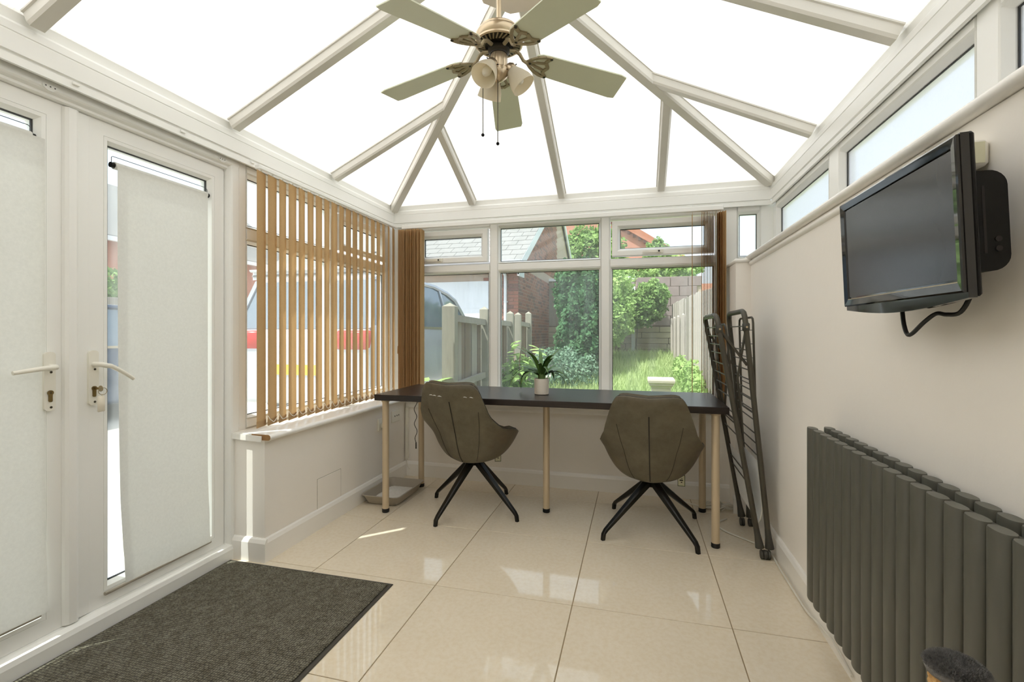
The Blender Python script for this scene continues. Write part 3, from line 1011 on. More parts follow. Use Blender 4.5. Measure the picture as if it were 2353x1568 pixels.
# ------------------------------------------------------------------ desk
DZ = .730
desk = thing('desk', 'long black-brown desk on five pale tubular legs under the garden window', 'desk', (-.5425, 2.872, 0))
MB().rbox(-1.0, 1.0, -.30, .30, DZ - .036, DZ, .002).build('tabletop', 'desk', desk)
lm = MB().lathe([(.0, .022), (.0205, .022), (.0205, DZ - .05), (.026, DZ - .046), (.026, DZ - .0365), (0, DZ - .0365)], 20).build('leg', 'leg', desk, smooth=True).data
cm = MB().lathe([(0, 0), (.020, 0), (.0222, .003), (.0222, .022), (.019, .026), (0, .026)], 20).build('foot_cap', 'cap_black', desk, smooth=True).data
for o in list(desk.children):
    if o.data in (lm, cm):
        bpy.data.objects.remove(o)
for x, y in ((-.950, -.25), (.942, -.25), (-.950, .25), (.942, .25), (.010, 0)):
    o = link('leg', lm, desk, (x, y, 0))
    link('foot_cap', cm, o)

# cord hanging beneath the desk and a tape end
pts = [(-1.530, 3.10, DZ - .040)]
for i in range(1, 40):
    f = i / 39
    pts.append((-1.528 - .012 * math.sin(f * 22) * (1 - f * .3) + .004 * f, 3.10 + .004 * math.sin(f * 9), DZ - .040 - .37 * f))
cd = thing('power_cord', 'thin crinkled black cord hanging beneath the left end of the desk', 'cord', (-1.528, 3.10, DZ - .04))
MB().tube([tuple(Vector(p) - cd.location) for p in pts], .0022, 6).build('cord', 'cable_black', cd, smooth=True)
MB().tube([tuple(Vector(pts[-1]) - cd.location), tuple(Vector(pts[-1]) - cd.location + Vector((0, 0, -.045)))], [.004, .0045], 8).build('connector', 'cable_black', cd, smooth=True)

# ------------------------------------------------------------------ swivel chairs
def shell_pt(phi, t, off=0.0):
    """bucket shell: phi = 0 at the back centre, +-pi at the seat front; t 0..1 bottom to rim"""
    a = abs(phi)
    d = math.degrees(a)
    tab = [(0, .795), (24, .803), (34, .800), (41, .768), (50, .690), (60, .605), (74, .550), (90, .527), (106, .505), (125, .475), (180, .452)]
    for (p, z0), (q, z1) in zip(tab[:-1], tab[1:]):
        if d <= q:
            zr = z0 + (z1 - z0) * (d - p) / (q - p); break
    zb0 = .315 + .012 * (1 - math.cos(a)) * .5
    R = .275 - .02 * math.cos(a)
    R *= 1 - .05 * math.exp(-((d - 150) / 30) ** 2)
    # profile: round bottom then nearly straight, leaning outwards with height
    h = zr - zb0
    s = t
    rr = R * (.15 + .85 * s ** .43)
    z = zb0 + h * (s ** 1.38)
    lean = max(0, z - .50) * .20 * max(0, math.cos(a))
    rr = rr + lean - off
    # backrest narrows towards the top
    nar = 1 - .08 * max(0, (z - .56) / .24)
    yy = -math.cos(phi) * rr
    up_ = max(0, min(1, (z - .48) / .16))
    if a < PI / 2:      # the upper backrest is flatter than the bowl
        yy = yy * (1 - up_) + up_ * -(rr - .012) * (1 - (1 - math.cos(phi)) * .38)
    return Vector((math.sin(phi) * rr * nar, yy - .030, z + off * .6))
def build_chair(loc, leg_rot, shell_rot, label, dz=0.0, back=0.0, side=0.0):
    t = thing('swivel_chair', label, 'chair', (loc[0], loc[1], 0), 0, 'swivel chairs at the desk')
    nphi, nt = 72, 22
    V = []; F = []
    phis = [-PI + 2 * PI * i / nphi for i in range(nphi)]
    for p in phis:
        for j in range(nt + 1):
            V.append(shell_pt(p, j / nt))
        # rolled rim and inner skin
        top = shell_pt(p, 1)
        inn = Vector((math.sin(p), -math.cos(p), 0))
        V.append(top - inn * .010 + Vector((0, 0, .010)))
        V.append(top - inn * .026 + Vector((0, 0, .004)))
        for j in range(nt, -1, -2):
            q = shell_pt(p, j / nt, .030)
            q.z = max(q.z, .43 - .012 * (j == 0))
            V.append(q)
    m = len(V) // nphi
    for i in range(nphi):
        for j in range(m - 1):
            a = i * m + j; b = ((i + 1) % nphi) * m + j
            F.append((a, b, b + 1, a + 1))
    sh = MB().add(V, F).build('seat_shell', 'leather', t, smooth=True, angle=75)
    sh.rotation_euler = (0, 0, shell_rot)
    sh.location = (side + math.sin(shell_rot) * back, -math.cos(shell_rot) * back, dz)
    # centre seam down the back, slightly proud piping and side seams
    def seam(phi0, t0, t1, r, name):
        pts = [shell_pt(phi0, t0 + (t1 - t0) * i / 20) + Vector((math.sin(phi0), -math.cos(phi0), 0)) * .0006 for i in range(21)]
        MB().tube(pts, r, 6).build(name, 'leather_dark', sh)
    seam(0, .10, .86, .0030, 'seam')
    seam(math.radians(40), .12, .80, .0015, 'seam')
    seam(math.radians(-40), .12, .80, .0015, 'seam')
    pts = [shell_pt(math.radians(d), .995) + Vector((0, 0, .010)) - Vector((math.sin(math.radians(d)), -math.cos(math.radians(d)), 0)) * .008 for d in np.linspace(-100, 100, 60)]
    MB().tube(pts, .0028, 6).build('rim_piping', 'leather_dark', sh)
    # pedestal
    hub = MB().lathe([(0, .262), (.024, .262), (.026, .272), (.026, .300), (.060, .314), (.060, .330), (0, .330)], 20).build('hub', 'steel_black', t, smooth=True, loc=(0, 0, dz))
    for k in range(4):
        a = leg_rot + PI / 4 + k * PI / 2
        d = Vector((math.cos(a), math.sin(a), 0)); s_ = Vector((-d.y, d.x, 0))
        P = []
        secs = [(d * .020 + Vector((0, 0, .292 + dz)), .022, .021), (d * .315 + Vector((0, 0, .050)), .0125, .010), (d * .330 + Vector((0, 0, .032)), .0115, .010), (d * .335 + Vector((0, 0, .0)), .0105, .010)]
        for n_, (c, wd, hh) in enumerate(secs):
            if n_ == 0: nrm = (d * .72 + Vector((0, 0, .69)))
            elif n_ == 1: nrm = (d * .8 + Vector((0, 0, .5)))
            else: nrm = d * 1.0
            nrm.normalize()
            for sx, sy in ((-1, -.7), (-.6, -1), (.6, -1), (1, -.7), (1, .7), (.6, 1), (-.6, 1), (-1, .7)):
                P.append(c + s_ * wd * sx + nrm * hh * sy)
        F2 = [tuple(range(8)), tuple(range(24, 32))]
        for i in range(3):
            for j in range(8):
                F2.append((i * 8 + j, i * 8 + (j + 1) % 8, (i + 1) * 8 + (j + 1) % 8, (i + 1) * 8 + j))
        MB().add(P, F2).build('leg', 'steel_black', t)
    return t, sh
ch1, sh1 = build_chair((-.982, 2.81), math.radians(23), math.radians(-10), 'olive leather swivel chair with worn top edge at the left end of the desk', .016, .060, .038)
ch2, sh2 = build_chair((.086, 2.778), math.radians(-4.5), math.radians(-4), 'olive leather swivel chair with frayed base at the right end of the desk', -.022, .010)
# worn top edge on the left chair
for d in (-26, -20, -12, 22, 30):
    p = shell_pt(math.radians(d), .90) + Vector((math.sin(math.radians(d)), -math.cos(math.radians(d)), 0)) * .0008
    MB().tube([p + Vector((-.012, 0, 0)), p + Vector((0, -.0006, .002)), p + Vector((.014, 0, -.001))], [.0008, .0022, .0008], 6).build('scuff', 'net', sh1)
# hanging care cards under the seats
def care_card(parent, loc, rz, lay=False):
    c = MB().rbox(-.019, .019, -.0008, .0008, -.062, 0, .0006).build('care_card', 'card', parent, loc=loc)
    c.rotation_euler = (0, 0 if not lay else PI / 2, rz)
    MB().mitre(-.020, .020, -.063, .001, [(0, -.0012), (0, .0012), (.003, .0012), (.003, -.0012)], lambda u, v, n: (u, n, v)).build('card_edge', 'card_edge', c)
    for z0, z1, a, b, mm in ((-.032, -.026, -.010, .009, 'ink'), (-.043, -.038, -.003, .005, 'ink'), (-.022, -.018, -.002, .007, 'red_paint')):
        MB().box(a, b, -.0013, -.0008, z0, z1).build('print', mm, c)
care_card(ch1, (.130, .09, .345), math.radians(20))
care_card(ch2, (.165, .05, .300), math.radians(-4))

# ------------------------------------------------------------------ potted plant
pl = thing('potted_plant', 'strappy green plant in a white cylinder pot on the desk', 'plant', (-.557, 2.845, DZ))
MB().lathe([(0, 0), (.040, 0), (.044, .003), (.0455, .094), (.0435, .097), (.041, .094), (.040, .075), (0, .075)], 32).build('pot', 'pot', pl, smooth=True)
MB().lathe([(0, .078), (.0405, .076)], 20).build('soil', 'soil', pl)
MB().lathe([(0, .07), (.020, .07), (.024, .11), (.016, .15), (0, .16)], 14).build('crown', 'leaf_pot', pl, smooth=True)
random.seed(21)
def strap(az, L, up, droop, w, r0=.01, z0=.10):
    n = 12
    V = []; F = []
    p = Vector((math.cos(az) * r0, math.sin(az) * r0, z0))
    el = up
    side = Vector((-math.sin(az), math.cos(az), 0))
    for i in range(n + 1):
        f = i / n
        ww = w * (math.sin(PI * min(1, f * .9 + .12)) ** .6) * (1 if f < .98 else .2)
        dirv = Vector((math.cos(az) * math.cos(el), math.sin(az) * math.cos(el), math.sin(el)))
        nrm = side.cross(dirv)
        V += [p - side * ww, p - nrm * ww * .35, p + side * ww]
        p = p + dirv * (L / n)
        el -= droop / n
    for i in range(n):
        a = i * 3
        F += [(a, a + 1, a + 4, a + 3), (a + 1, a + 2, a + 5, a + 4)]
    return MB().add(V, F).build('leaf', 'leaf_pot', pl, smooth=True, angle=180, fix=False)
for k in range(24):
    az = k * 2.4 + random.uniform(-.2, .2)
    lv = random.random()
    strap(az, .20 + .09 * random.random(), 1.38 - .60 * lv, 1.1 + 1.6 * lv, .010 + .005 * random.random())
strap(.15, .24, .95, 2.9, .008); strap(-.2, .23, .85, 2.9, .007); strap(2.9, .25, .95, 2.3, .008); strap(3.3, .24, .8, 2.2, .008)

# ------------------------------------------------------------------ ceiling fan
FX, FY = -.550, 1.885
fan = thing('ceiling_fan', 'five-blade ceiling fan with sage blades and three frosted lamp shades', 'ceiling fan', (FX, FY, 0))
MB().lathe([(0, rz - .10), (.062, rz - .115), (.066, rz - .14), (.050, rz - .175), (.018, rz - .185), (0, rz - .185)], 28).build('canopy', 'nickel', fan, smooth=True)
MB().lathe([(0.0, 2.36), (.0105, 2.36), (.0105, rz - .17), (0, rz - .17)], 16).build('downrod', 'nickel', fan, smooth=True)
mot = MB().lathe([(0, 2.395), (.018, 2.395), (.026, 2.385), (.060, 2.378), (.078, 2.368), (.084, 2.362), (.084, 2.355), (.092, 2.350), (.099, 2.338), (.099, 2.325), (.093, 2.316), (.099, 2.310), (.099, 2.303), (.092, 2.300), (.090, 2.303), (0, 2.303)], 40).build('motor_housing', 'nickel', fan, smooth=True)
MB().lathe([(0, 2.298), (.050, 2.298), (.089, 2.303), (.089, 2.306), (0, 2.306)], 36).build('vent_plate', 'dark_bronze', mot, smooth=True)
for k in range(30):
    a = 2 * PI * k / 30
    d = Vector((math.cos(a), math.sin(a), 0)); s_ = Vector((-d.y, d.x, 0))
    MB().bar(d * .058 + Vector((0, 0, 2.2985)), d * .086 + s_ * .012 + Vector((0, 0, 2.302)), .006, .004).build('vent_fin', 'bronze', mot)
MB().lathe([(0, 2.30), (.034, 2.30), (.045, 2.285), (.045, 2.275), (.036, 2.268), (.036, 2.262), (0, 2.262)], 30).build('flywheel', 'dark_bronze', fan, smooth=True)
kit = MB().lathe([(0, 2.266), (.030, 2.266), (.0345, 2.258), (.0345, 2.205), (.042, 2.198), (.042, 2.186), (.034, 2.170), (.020, 2.158), (.010, 2.150), (0, 2.148)], 30).build('light_kit', 'nickel', fan, smooth=True)
for k in range(6):
    a = 2 * PI * k / 6 + .3
    MB().box(-.001, .001, -.002, .002, 2.206, 2.256).build('flute', 'bronze', kit, loc=(.0345 * math.cos(a), .0345 * math.sin(a), 0))
# blades
def blade_shape():
    L0, L1 = .155, .548
    V = []
    sec = []
    n = 16
    for i in range(n + 1):
        f = i / n
        r = L0 + (L1 - L0) * f
        w = .056 + .016 * f
        if f < .12: w *= (.80 + .20 * math.sqrt(max(0, 1 - ((.12 - f) / .12) ** 2)))
        if f > .965: w -= .008 * ((f - .965) / .035) ** 2
        z = 2.262 - .062 * ((r - .1) / .43) - .004
        sec.append((r, w, z))
    for (r, w, z) in sec:
        tw = -.17
        for s_, dz in ((-1, .0025), (1, .0025), (1, -.0025), (-1, -.0025)):
            V.append((r, s_ * w, z + dz + s_ * w * tw))
    F = [(0, 1, 2, 3), tuple(4 * n + k for k in (3, 2, 1, 0))]
    for i in range(n):
        for k in range(4):
            F.append((i * 4 + k, i * 4 + (k + 1) % 4, i * 4 + 4 + (k + 1) % 4, i * 4 + 4 + k))
    return MB().add(V, F)
def zblade(r, y): return 2.262 - .062 * ((r - .1) / .43) - .004 - y * .17 - .0026
def iron():
    """curved arm and pierced leaf-shaped bracket, as one ornament"""
    mb = MB()
    mb.tube([(.040, 0, 2.286), (.070, 0, 2.290), (.090, 0, 2.278), (.105, 0, 2.254), (.125, 0, 2.244)], [.008, .008, .0075, .007, .0075], 10)
    def rib(pts, w):
        for (a, b) in zip(pts[:-1], pts[1:]):
            mb.bar((a[0], a[1], zblade(a[0], a[1]) - .003), (b[0], b[1], zblade(b[0], b[1]) - .003), w, .006)
    tip = (.120, 0)
    L = [(.120, 0), (.140, .022), (.162, .040), (.190, .052), (.216, .054)]
    rib(L, .014); rib([(x, -y) for x, y in L], .014)
    c = [(.216, .054), (.204, .040), (.198, .026), (.206, .012), (.213, 0)]
    rib(c, .015); rib([(x, -y) for x, y in c], .015)
    mid = [(.130, .0), (.160, .010), (.185, .016), (.204, .022)]
    rib(mid, .011); rib([(x, -y) for x, y in mid], .011)
    return mb
bm_ = blade_shape().build('blade', 'blade', fan).data
im_ = iron().build('blade_bracket', 'bronze', fan).data
dm_ = MB().lathe([(0, -.006), (.006, -.006), (.006, -.002), (0, -.002)], 10).build('bracket_screw', 'dark_bronze', fan).data
for o in list(fan.children):
    if o.data in (bm_, im_, dm_): bpy.data.objects.remove(o)
for k in range(5):
    a = math.radians(28.5 + 72 * k)
    b = link('blade', bm_, fan); b.rotation_euler = (0, 0, a)
    br2 = link('blade_bracket', im_, b)
    for (x, y) in ((.214, .052), (.214, -.052), (.135, 0)):
        link('bracket_screw', dm_, b, (x, y, zblade(x, y) - .001))
# shades
for az in (250, 10, 130):
    a = math.radians(az)
    base = Vector((.042 * math.cos(a), .042 * math.sin(a), 2.212))
    dirv = Vector((math.cos(a) * .60, math.sin(a) * .60, -.80)).normalized()
    qrot = Vector((0, 0, -1)).rotation_difference(dirv).to_matrix().to_4x4()
    m4 = Matrix.Translation(base) @ qrot
    ft = MB().lathe([(0, .008), (.016, .006), (.024, -.004), (.025, -.020), (.021, -.022), (0, -.022)], 20, m4).build('shade_fitter', 'nickel', fan, smooth=True)
    MB().lathe([(.022, -.016), (.026, -.026), (.038, -.050), (.0475, -.076), (.052, -.104), (.0505, -.104), (.046, -.076), (.0365, -.050), (.0245, -.026), (.0205, -.016)], 28, m4).build('lamp_shade', 'shade_glass', ft, smooth=True, angle=80)
    MB().lathe([(0, -.022), (.013, -.024), (.013, -.040), (.018, -.056), (.019, -.070), (.013, -.086), (0, -.092)], 16, m4).build('bulb', 'white_plastic', ft, smooth=True, angle=80)
    for kk in range(3):
        b_ = 2 * PI * kk / 3
        MB().tube([tuple(m4 @ Vector((.024 * math.cos(b_), .024 * math.sin(b_), -.014))), tuple(m4 @ Vector((.031 * math.cos(b_), .031 * math.sin(b_), -.014)))], .0022, 6).build('thumb_screw', 'dark_bronze', ft)
for (dx, dy, z0, z1) in ((-.060, -.030, 2.19, 1.930), (-.001, -.012, 2.16, 1.895)):
    p = MB().tube([(dx * .5, dy, z0), (dx, dy, z0 - .02), (dx, dy, z1)], .0019, 5)
    ch = p.build('pull_chain', 'chain', fan)
    MB().lathe([(0, -.0075), (.005, -.005), (.0072, 0), (.005, .005), (0, .0075)], 12, Matrix.Translation((dx, dy, z1 - .006))).build('chain_ball', 'black_plastic', ch, smooth=True)

# ------------------------------------------------------------------ television
def rounded_box(x0, x1, y0, y1, z0, z1, r):
    """box whose outline in the x-z plane is rounded on the wall side"""
    pr = [(x0, z0), (x1 - r, z0)] + [(x1 - r + r * math.cos(a), z0 + r + r * math.sin(a)) for a in np.linspace(-PI / 2, 0, 7)] + [(x1 - r + r * math.cos(a), z1 - r + r * math.sin(a)) for a in np.linspace(0, PI / 2, 7)] + [(x0, z1)]
    return MB().prism(pr, lambda u, v, d: (u, d, v), y0, y1)
def smooth_pts(c, n=6):
    out = []
    c = [Vector(p) for p in c]
    for i in range(len(c) - 1):
        p0 = c[max(i - 1, 0)]; p1 = c[i]; p2 = c[i + 1]; p3 = c[min(i + 2, len(c) - 1)]
        for k in range(n):
            t = k / n
            out.append(.5 * ((2 * p1) + (-p0 + p2) * t + (2 * p0 - 5 * p1 + 4 * p2 - p3) * t * t + (-p0 + 3 * p1 - 3 * p2 + p3) * t ** 3))
    out.append(c[-1])
    return out
# local frame: +y along the wall (away from the viewer), +z up, -x towards the room
TVY, TVZ = 1.243, 1.308
tv = thing('television', 'black flat television on a wall bracket with a dark screen', 'television', (.556, TVY, TVZ))
tv.rotation_euler = (0, math.radians(-2.5), 0)
hw, hh = .245, .150
fnx = lambda u, v, d: (d, u, v)
# gloss surround with bowed bottom edge
out = [(-hw, hh), (hw, hh), (hw, -hh + .010)] + [(hw - 2 * hw * i / 14, -hh + .010 - .016 * math.sin(PI * i / 14)) for i in range(1, 14)] + [(-hw, -hh + .010)]
MB().prism(out, fnx, 0, .013).build('surround', 'gloss_black', tv)
MB().mitre(-hw + .002, hw - .002, -hh + .020, hh - .002, [(0, -.004), (0, .005), (.003, .007), (.018, .004), (.020, .0), (.020, -.004)], lambda u, v, n: (-n, u, v)).build('bezel', 'gloss_black', tv)
MB().prism([(-hw + .022, -hh + .044), (hw - .022, -hh + .044), (hw - .022, hh - .024), (-hw + .022, hh - .024)], fnx, -.0015, .002).build('screen', 'screen', tv)
MB().box(-.004, -.001, -hw + .012, hw - .012, -hh + .036, -hh + .040).build('chrome_strip', 'nickel', tv)
MB().rbox(.0125, .023, -hw + .001, hw - .004, -hh + .012, hh + .002, .004).build('rear_rim', 'black_plastic', tv)
bk = rounded_box(.022, .078, -.222, .20, -.094, .085, .028).build('back_box', 'black_plastic', tv, smooth=True, angle=50)
MB().box(.040, .044, -.2226, -.2216, -.062, .058).build('disc_slot', 'ink', bk)
for z in (-.038, -.055):
    MB().lathe([(0, 0), (.005, 0), (.005, .003), (0, .003)], 12, Matrix.Translation((.060, -.222, z)) @ Matrix.Rotation(PI / 2, 4, 'X')).build('button', 'ink', bk)
MB().rbox(.075, .1170, -.05, .05, -.07, .05, .003).build('wall_bracket', 'steel_black', tv)
pts = [(.05, .075, -.155), (.045, .060, -.185), (.04, .038, -.206), (.04, .018, -.205), (.05, -.010, -.180), (.06, -.035, -.163), (.065, -.06, -.166), (.075, -.085, -.163), (.085, -.10, -.13), (.09, -.10, -.09)]
MB().tube(smooth_pts(pts), .0045, 8).build('cable_loop', 'cable_black', tv, smooth=True)

# white booster box fixed to the wall behind the television
bx = thing('aerial_socket', 'white plastic box with printed code on the wall behind the television', 'socket', (XR - .001, 1.195, 1.465))
MB().rbox(-.05, 0, -.055, .055, -.026, .026, .007).build('box_body', 'white_plastic', bx, smooth=True, angle=60)
MB().box(-.050, -.010, -.0555, -.0549, -.021, .021).build('paper_label', 'card', bx)
fc = bpy.data.curves.new('code', 'FONT')
fc.body = '0A0 0002 3LE'
fc.size = .0085; fc.align_x = 'CENTER'; fc.align_y = 'CENTER'
fo = bpy.data.objects.new('printed_code', fc); COL.objects.link(fo)
fo.parent = bx
fo.location = (-.031, -.0558, 0)
fo.rotation_euler = (PI / 2, -PI / 2, 0)
fc.materials.append(M['red_paint'])
bpy.context.view_layer.update()
tme = bpy.data.meshes.new_from_object(fo.evaluated_get(bpy.context.evaluated_depsgraph_get()))
floc, frot = fo.location.copy(), fo.rotation_euler.copy()
bpy.data.objects.remove(fo)
fo = link('printed_code', tme, bx, floc); fo.rotation_euler = frot

# ------------------------------------------------------------------ radiator
rad = thing('radiator', 'anthracite double column radiator with oval tubes on the right wall', 'radiator', (.59, 1.26, .187))
def oval(h, w=.0262, d=.0145):
    pr = [(d * math.copysign(abs(math.cos(a)) ** .8, math.cos(a)), w * math.copysign(abs(math.sin(a)) ** .9, math.sin(a))) for a in np.linspace(0, 2 * PI, 20, endpoint=False)]
    n = len(pr)
    V = [(x * .9, y * .93, 0) for x, y in pr] + [(x, y, .004) for x, y in pr] + [(x, y, h - .004) for x, y in pr] + [(x * .94, y * .95, h) for x, y in pr]
    F = [tuple(range(n))[::-1], tuple(range(3 * n, 4 * n))]
    for k in range(3):
        F += [(k * n + i, k * n + (i + 1) % n, (k + 1) * n + (i + 1) % n, (k + 1) * n + i) for i in range(n)]
    return MB().add(V, F)
ot = oval(.592).build('front_tube', 'radiator', rad, smooth=True, angle=35).data
for o in list(rad.children): bpy.data.objects.remove(o)
NT_ = 22
for k in range(NT_):
    y = 1.864 - .029 - .058 * k - 1.26
    link('front_tube', ot, rad, (0, y, 0))
    link('rear_tube', ot, rad, (.056, y + .012, 0))
ya, yb3 = 1.835 - 1.26, 1.835 - .058 * (NT_ - 1) - 1.26
for z in (.565, .03):
    MB().rbox(.013, .043, yb3 - .01, ya + .012, z - .014, z + .012, .006).build('header_pipe', 'radiator', rad, smooth=True, angle=60)
for y in (ya - .12, yb3 + .12):
    MB().box(.060, .0895, y - .02, y + .02, .45, .50).build('bracket', 'radiator', rad)
    if y < 0:
        MB().tube([(.028, y, .03), (.028, y, -.187)], .0075, 10).build('supply_pipe', 'white_plastic', rad, smooth=True)

# ------------------------------------------------------------------ cat scratching post
cp = thing('scratching_post', 'cat scratching post with grey plush top and sisal rope before the radiator', 'scratching post', (.457, .838, 0))
PZ = .618
V = MB()
prof = []
for i in range(60):
    z = .03 + (PZ - .052) * i / 59
    prof += [(.0295, z), (.0325, z + .0045)]
V.lathe(prof, 28).build('sisal_post', 'sisal', cp, smooth=True)
MB().lathe([(0, PZ - .018), (.030, PZ - .018), (.0355, PZ - .016), (.0375, PZ - .010), (.035, PZ - .003), (.026, PZ + .002), (0, PZ + .004)], 32).build('plush_cap', 'plush', cp, smooth=True, angle=80)
MB().rbox(-.115, .10, -.15, .15, 0, .03, .006).build('base', 'plush', cp, smooth=True, angle=60)
# short plush fibres on the cap, too many to count
nf = 5200
ra = np.sqrt(RNG.random(nf)) * .037
an = RNG.random(nf) * 2 * PI
zz = PZ + .003 - .010 * (np.clip(ra - .024, 0, 1) / .013) ** 2
nrm = np.stack([np.cos(an) * np.clip((ra - .015) / .028, 0, 1.2), np.sin(an) * np.clip((ra - .015) / .028, 0, 1.2), np.ones(nf)], 1)
nrm += RNG.normal(0, .35, (nf, 3)); nrm /= np.linalg.norm(nrm, axis=1)[:, None]
b0 = np.stack([ra * np.cos(an), ra * np.sin(an), zz], 1)
sd = np.cross(nrm, RNG.normal(0, 1, (nf, 3))); sd /= np.linalg.norm(sd, axis=1)[:, None]
vv = np.stack([b0 - sd * .0009, b0 + sd * .0009, b0 + nrm * .0055], 1).reshape(-1, 3)
fb = np_mesh('plush_fibres', vv, np.arange(nf * 3).reshape(-1, 3), 'plush', cp)
fb['kind'] = 'stuff'

# ------------------------------------------------------------------ clothes airer leaning on the desk end
ai = thing('clothes_airer', 'folded charcoal clothes airer with white net leaning on the desk end', 'clothes airer', (.62, 2.75, 0))
AO = Vector((.62, 2.75, 0))
def lo(p): return tuple(Vector(p) - AO)
YN, YF = 2.555, 2.965
def fa(z, y): return (.600 - .205 * (z / 1.19), y, z)      # frame A leans left
def fb_(z, y): return (.640 - .118 * (z / 1.21), y, z)     # frame B
def uframe(fn, ztop, z0n, z0f, name, r=.0130):
    pts = [fn(z0n, YN), fn(ztop - .06, YN), fn(ztop - .03, YN + .004), fn(ztop - .008, YN + .018), fn(ztop, YN + .045), fn(ztop, YF - .045), fn(ztop - .008, YF - .018), fn(ztop - .03, YF - .004), fn(ztop - .06, YF), fn(z0f, YF)]
    MB().tube([lo(p) for p in pts], r, 10).build(name, 'airer', ai, smooth=True, angle=60)
uframe(fa, 1.195, .10, .10, 'leg_frame')
uframe(fb_, 1.215, .10, .10, 'leg_frame')
# inner thin wing frames
def fw(z, y): return (.600 - .100 * (z / 1.21) + .018, y, z)
def ufw(fn, z1, z0, yn, yf, name):
    pts = [fn(z0 + .03, yn), fn(z1 - .03, yn), fn(z1 - .008, yn + .008), fn(z1, yn + .03), fn(z1, yf - .03), fn(z1 - .008, yf - .008), fn(z1 - .03, yf), fn(z0 + .03, yf), fn(z0 + .008, yf - .008), fn(z0, yf - .03), fn(z0, yn + .03), fn(z0 + .008, yn + .008)]
    MB().tube([lo(p) for p in pts], .0055, 8, closed=True).build(name, 'airer', ai, smooth=True, angle=60)
ufw(lambda z, y: (.585 - .03 * (z / 1.2) + .012, y, z), 1.185, .70, YN + .03, YF - .06, 'wing_frame')
ufw(lambda z, y: (.560 - .125 * (z / 1.2), y, z), 1.15, .66, YN + .03, YF - .03, 'wing_frame')
# rods
for z in (1.135, 1.09, 1.045, 1.0, .945, .89, .835, .78, .70, .645, .585, .41, .36):
    MB().tube([lo(fa(z, YN)), lo(fa(z, YF))], .0033, 6).build('rod', 'airer', ai)
for z in (1.14, 1.02, .97, .92, .87, .82, .77, .72, .67, .60, .55, .49, .43, .36):
    MB().tube([lo(fb_(z, YN)), lo(fb_(z, YF))], .0033, 6).build('rod', 'airer', ai)
for z in (1.12, 1.05, .98, .91, .84, .77):
    f_ = lambda z, y: (.585 - .03 * (z / 1.2) + .012, y, z)
    MB().tube([lo(f_(z, YN + .03)), lo(f_(z, YF - .06))], .0024, 6).build('rod', 'airer', ai)
# hinge blocks, struts
for fn, z in ((fa, 1.125), (fb_, 1.135)):
    c = Vector(lo(fn(z, YN)))
    hb = MB().rbox(c.x - .016, c.x + .016, c.y - .014, c.y + .014, c.z - .022, c.z + .022, .006).build('hinge_block', 'airer_pl', ai, smooth=True, angle=60)
    MB().lathe([(0, 0), (.005, 0), (.005, .003), (0, .003)], 10, Matrix.Translation((c.x + .001, c.y - .0145, c.z)) @ Matrix.Rotation(PI / 2, 4, 'X')).build('rivet', 'nickel', hb)
MB().tube([lo((fa(1.11, YN)[0] + .01, YN + .012, 1.11)), lo((fb_(.93, YN)[0] - .012, YN + .012, .945))], .0065, 8).build('strut', 'airer', ai, smooth=True)
MB().tube([lo((fb_(1.10, YN)[0] - .004, YN + .014, 1.11)), lo((fa(.90, YN)[0] + .05, YN + .02, .88)), lo((fa(.75, YN)[0] + .04, YN + .02, .72)), lo((fa(.62, YN)[0] + .025, YN + .02, .60))], .006, 8).build('strut', 'airer', ai, smooth=True)
MB().tube([lo((fa(1.09, YF)[0] + .01, YF - .012, 1.09)), lo((fb_(.93, YF)[0] - .012, YF - .012, .93))], .0065, 8).build('strut', 'airer', ai, smooth=True)
MB().tube([lo((fb_(1.09, YF)[0] - .01, YF - .012, 1.09)), lo((fa(.66, YF)[0] + .012, YF - .012, .66))], .0065, 8).build('strut', 'airer', ai, smooth=True)
# feet: near ones carry castors, far ones plain
for fn, y, kind in ((fa, YN, 1), (fb_, YN, 1), (fa, YF, 0), (fb_, YF, 0)):
    a = Vector(lo(fn(.155, y))); b = Vector(lo(fn(.05, y)))
    f_ = MB().tube([a, a * .5 + b * .5, b], [.0125, .015, .021], 10).build('foot_sleeve', 'airer_pl', ai, smooth=True, angle=60)
    sx = -1 if fn is fb_ else 1
    wx = b.x + sx * .012 * kind
    for dx in (-.0115, .0015):
        MB().lathe([(0, 0), (.020, 0), (.022, .003), (.022, .008), (.020, .011), (0, .011)], 18, Matrix.Translation((wx + dx, b.y - .010, .022)) @ Matrix.Rotation(PI / 2, 4, 'Y') if not kind else Matrix.Translation((wx + dx, b.y - .010, .022)) @ Matrix.Rotation(PI / 2, 4, 'Y')).build('castor', 'airer_pl', f_, smooth=True, angle=50)
# white net hammock between the frames
V = []; F = []
ny, ns = 10, 18
for i in range(ny + 1):
    y = YN + .015 + (YF - YN - .03) * i / ny
    for j in range(ns + 1):
        f = j / ns
        ang = PI * f
        zt = .47
        zbm = .175
        if f < .38:
            z = zt - (zt - .24) * (f / .38); x = fa(z, 0)[0] + .006 + .004 * f
        elif f > .62:
            z = zt - (zt - .24) * ((1 - f) / .38); x = fb_(z, 0)[0] - .008
        else:
            g = (f - .38) / .24
            z = .24 - .075 * math.sin(PI * g)
            x = fa(.24, 0)[0] + .008 + (fb_(.24, 0)[0] - fa(.24, 0)[0] - .016) * g
        V.append(lo((x, y, z)))
for i in range(ny):
    for j in range(ns):
        a = i * (ns + 1) + j
        F.append((a, a + 1, a + ns + 2, a + ns + 1))
nt2 = MB().add(V, F).build('net_sling', 'net', ai, smooth=True, angle=180)
MB().tube([V[j] for j in range(ns + 1)], .004, 6).build('net_binding', 'white_plastic', nt2, smooth=True)

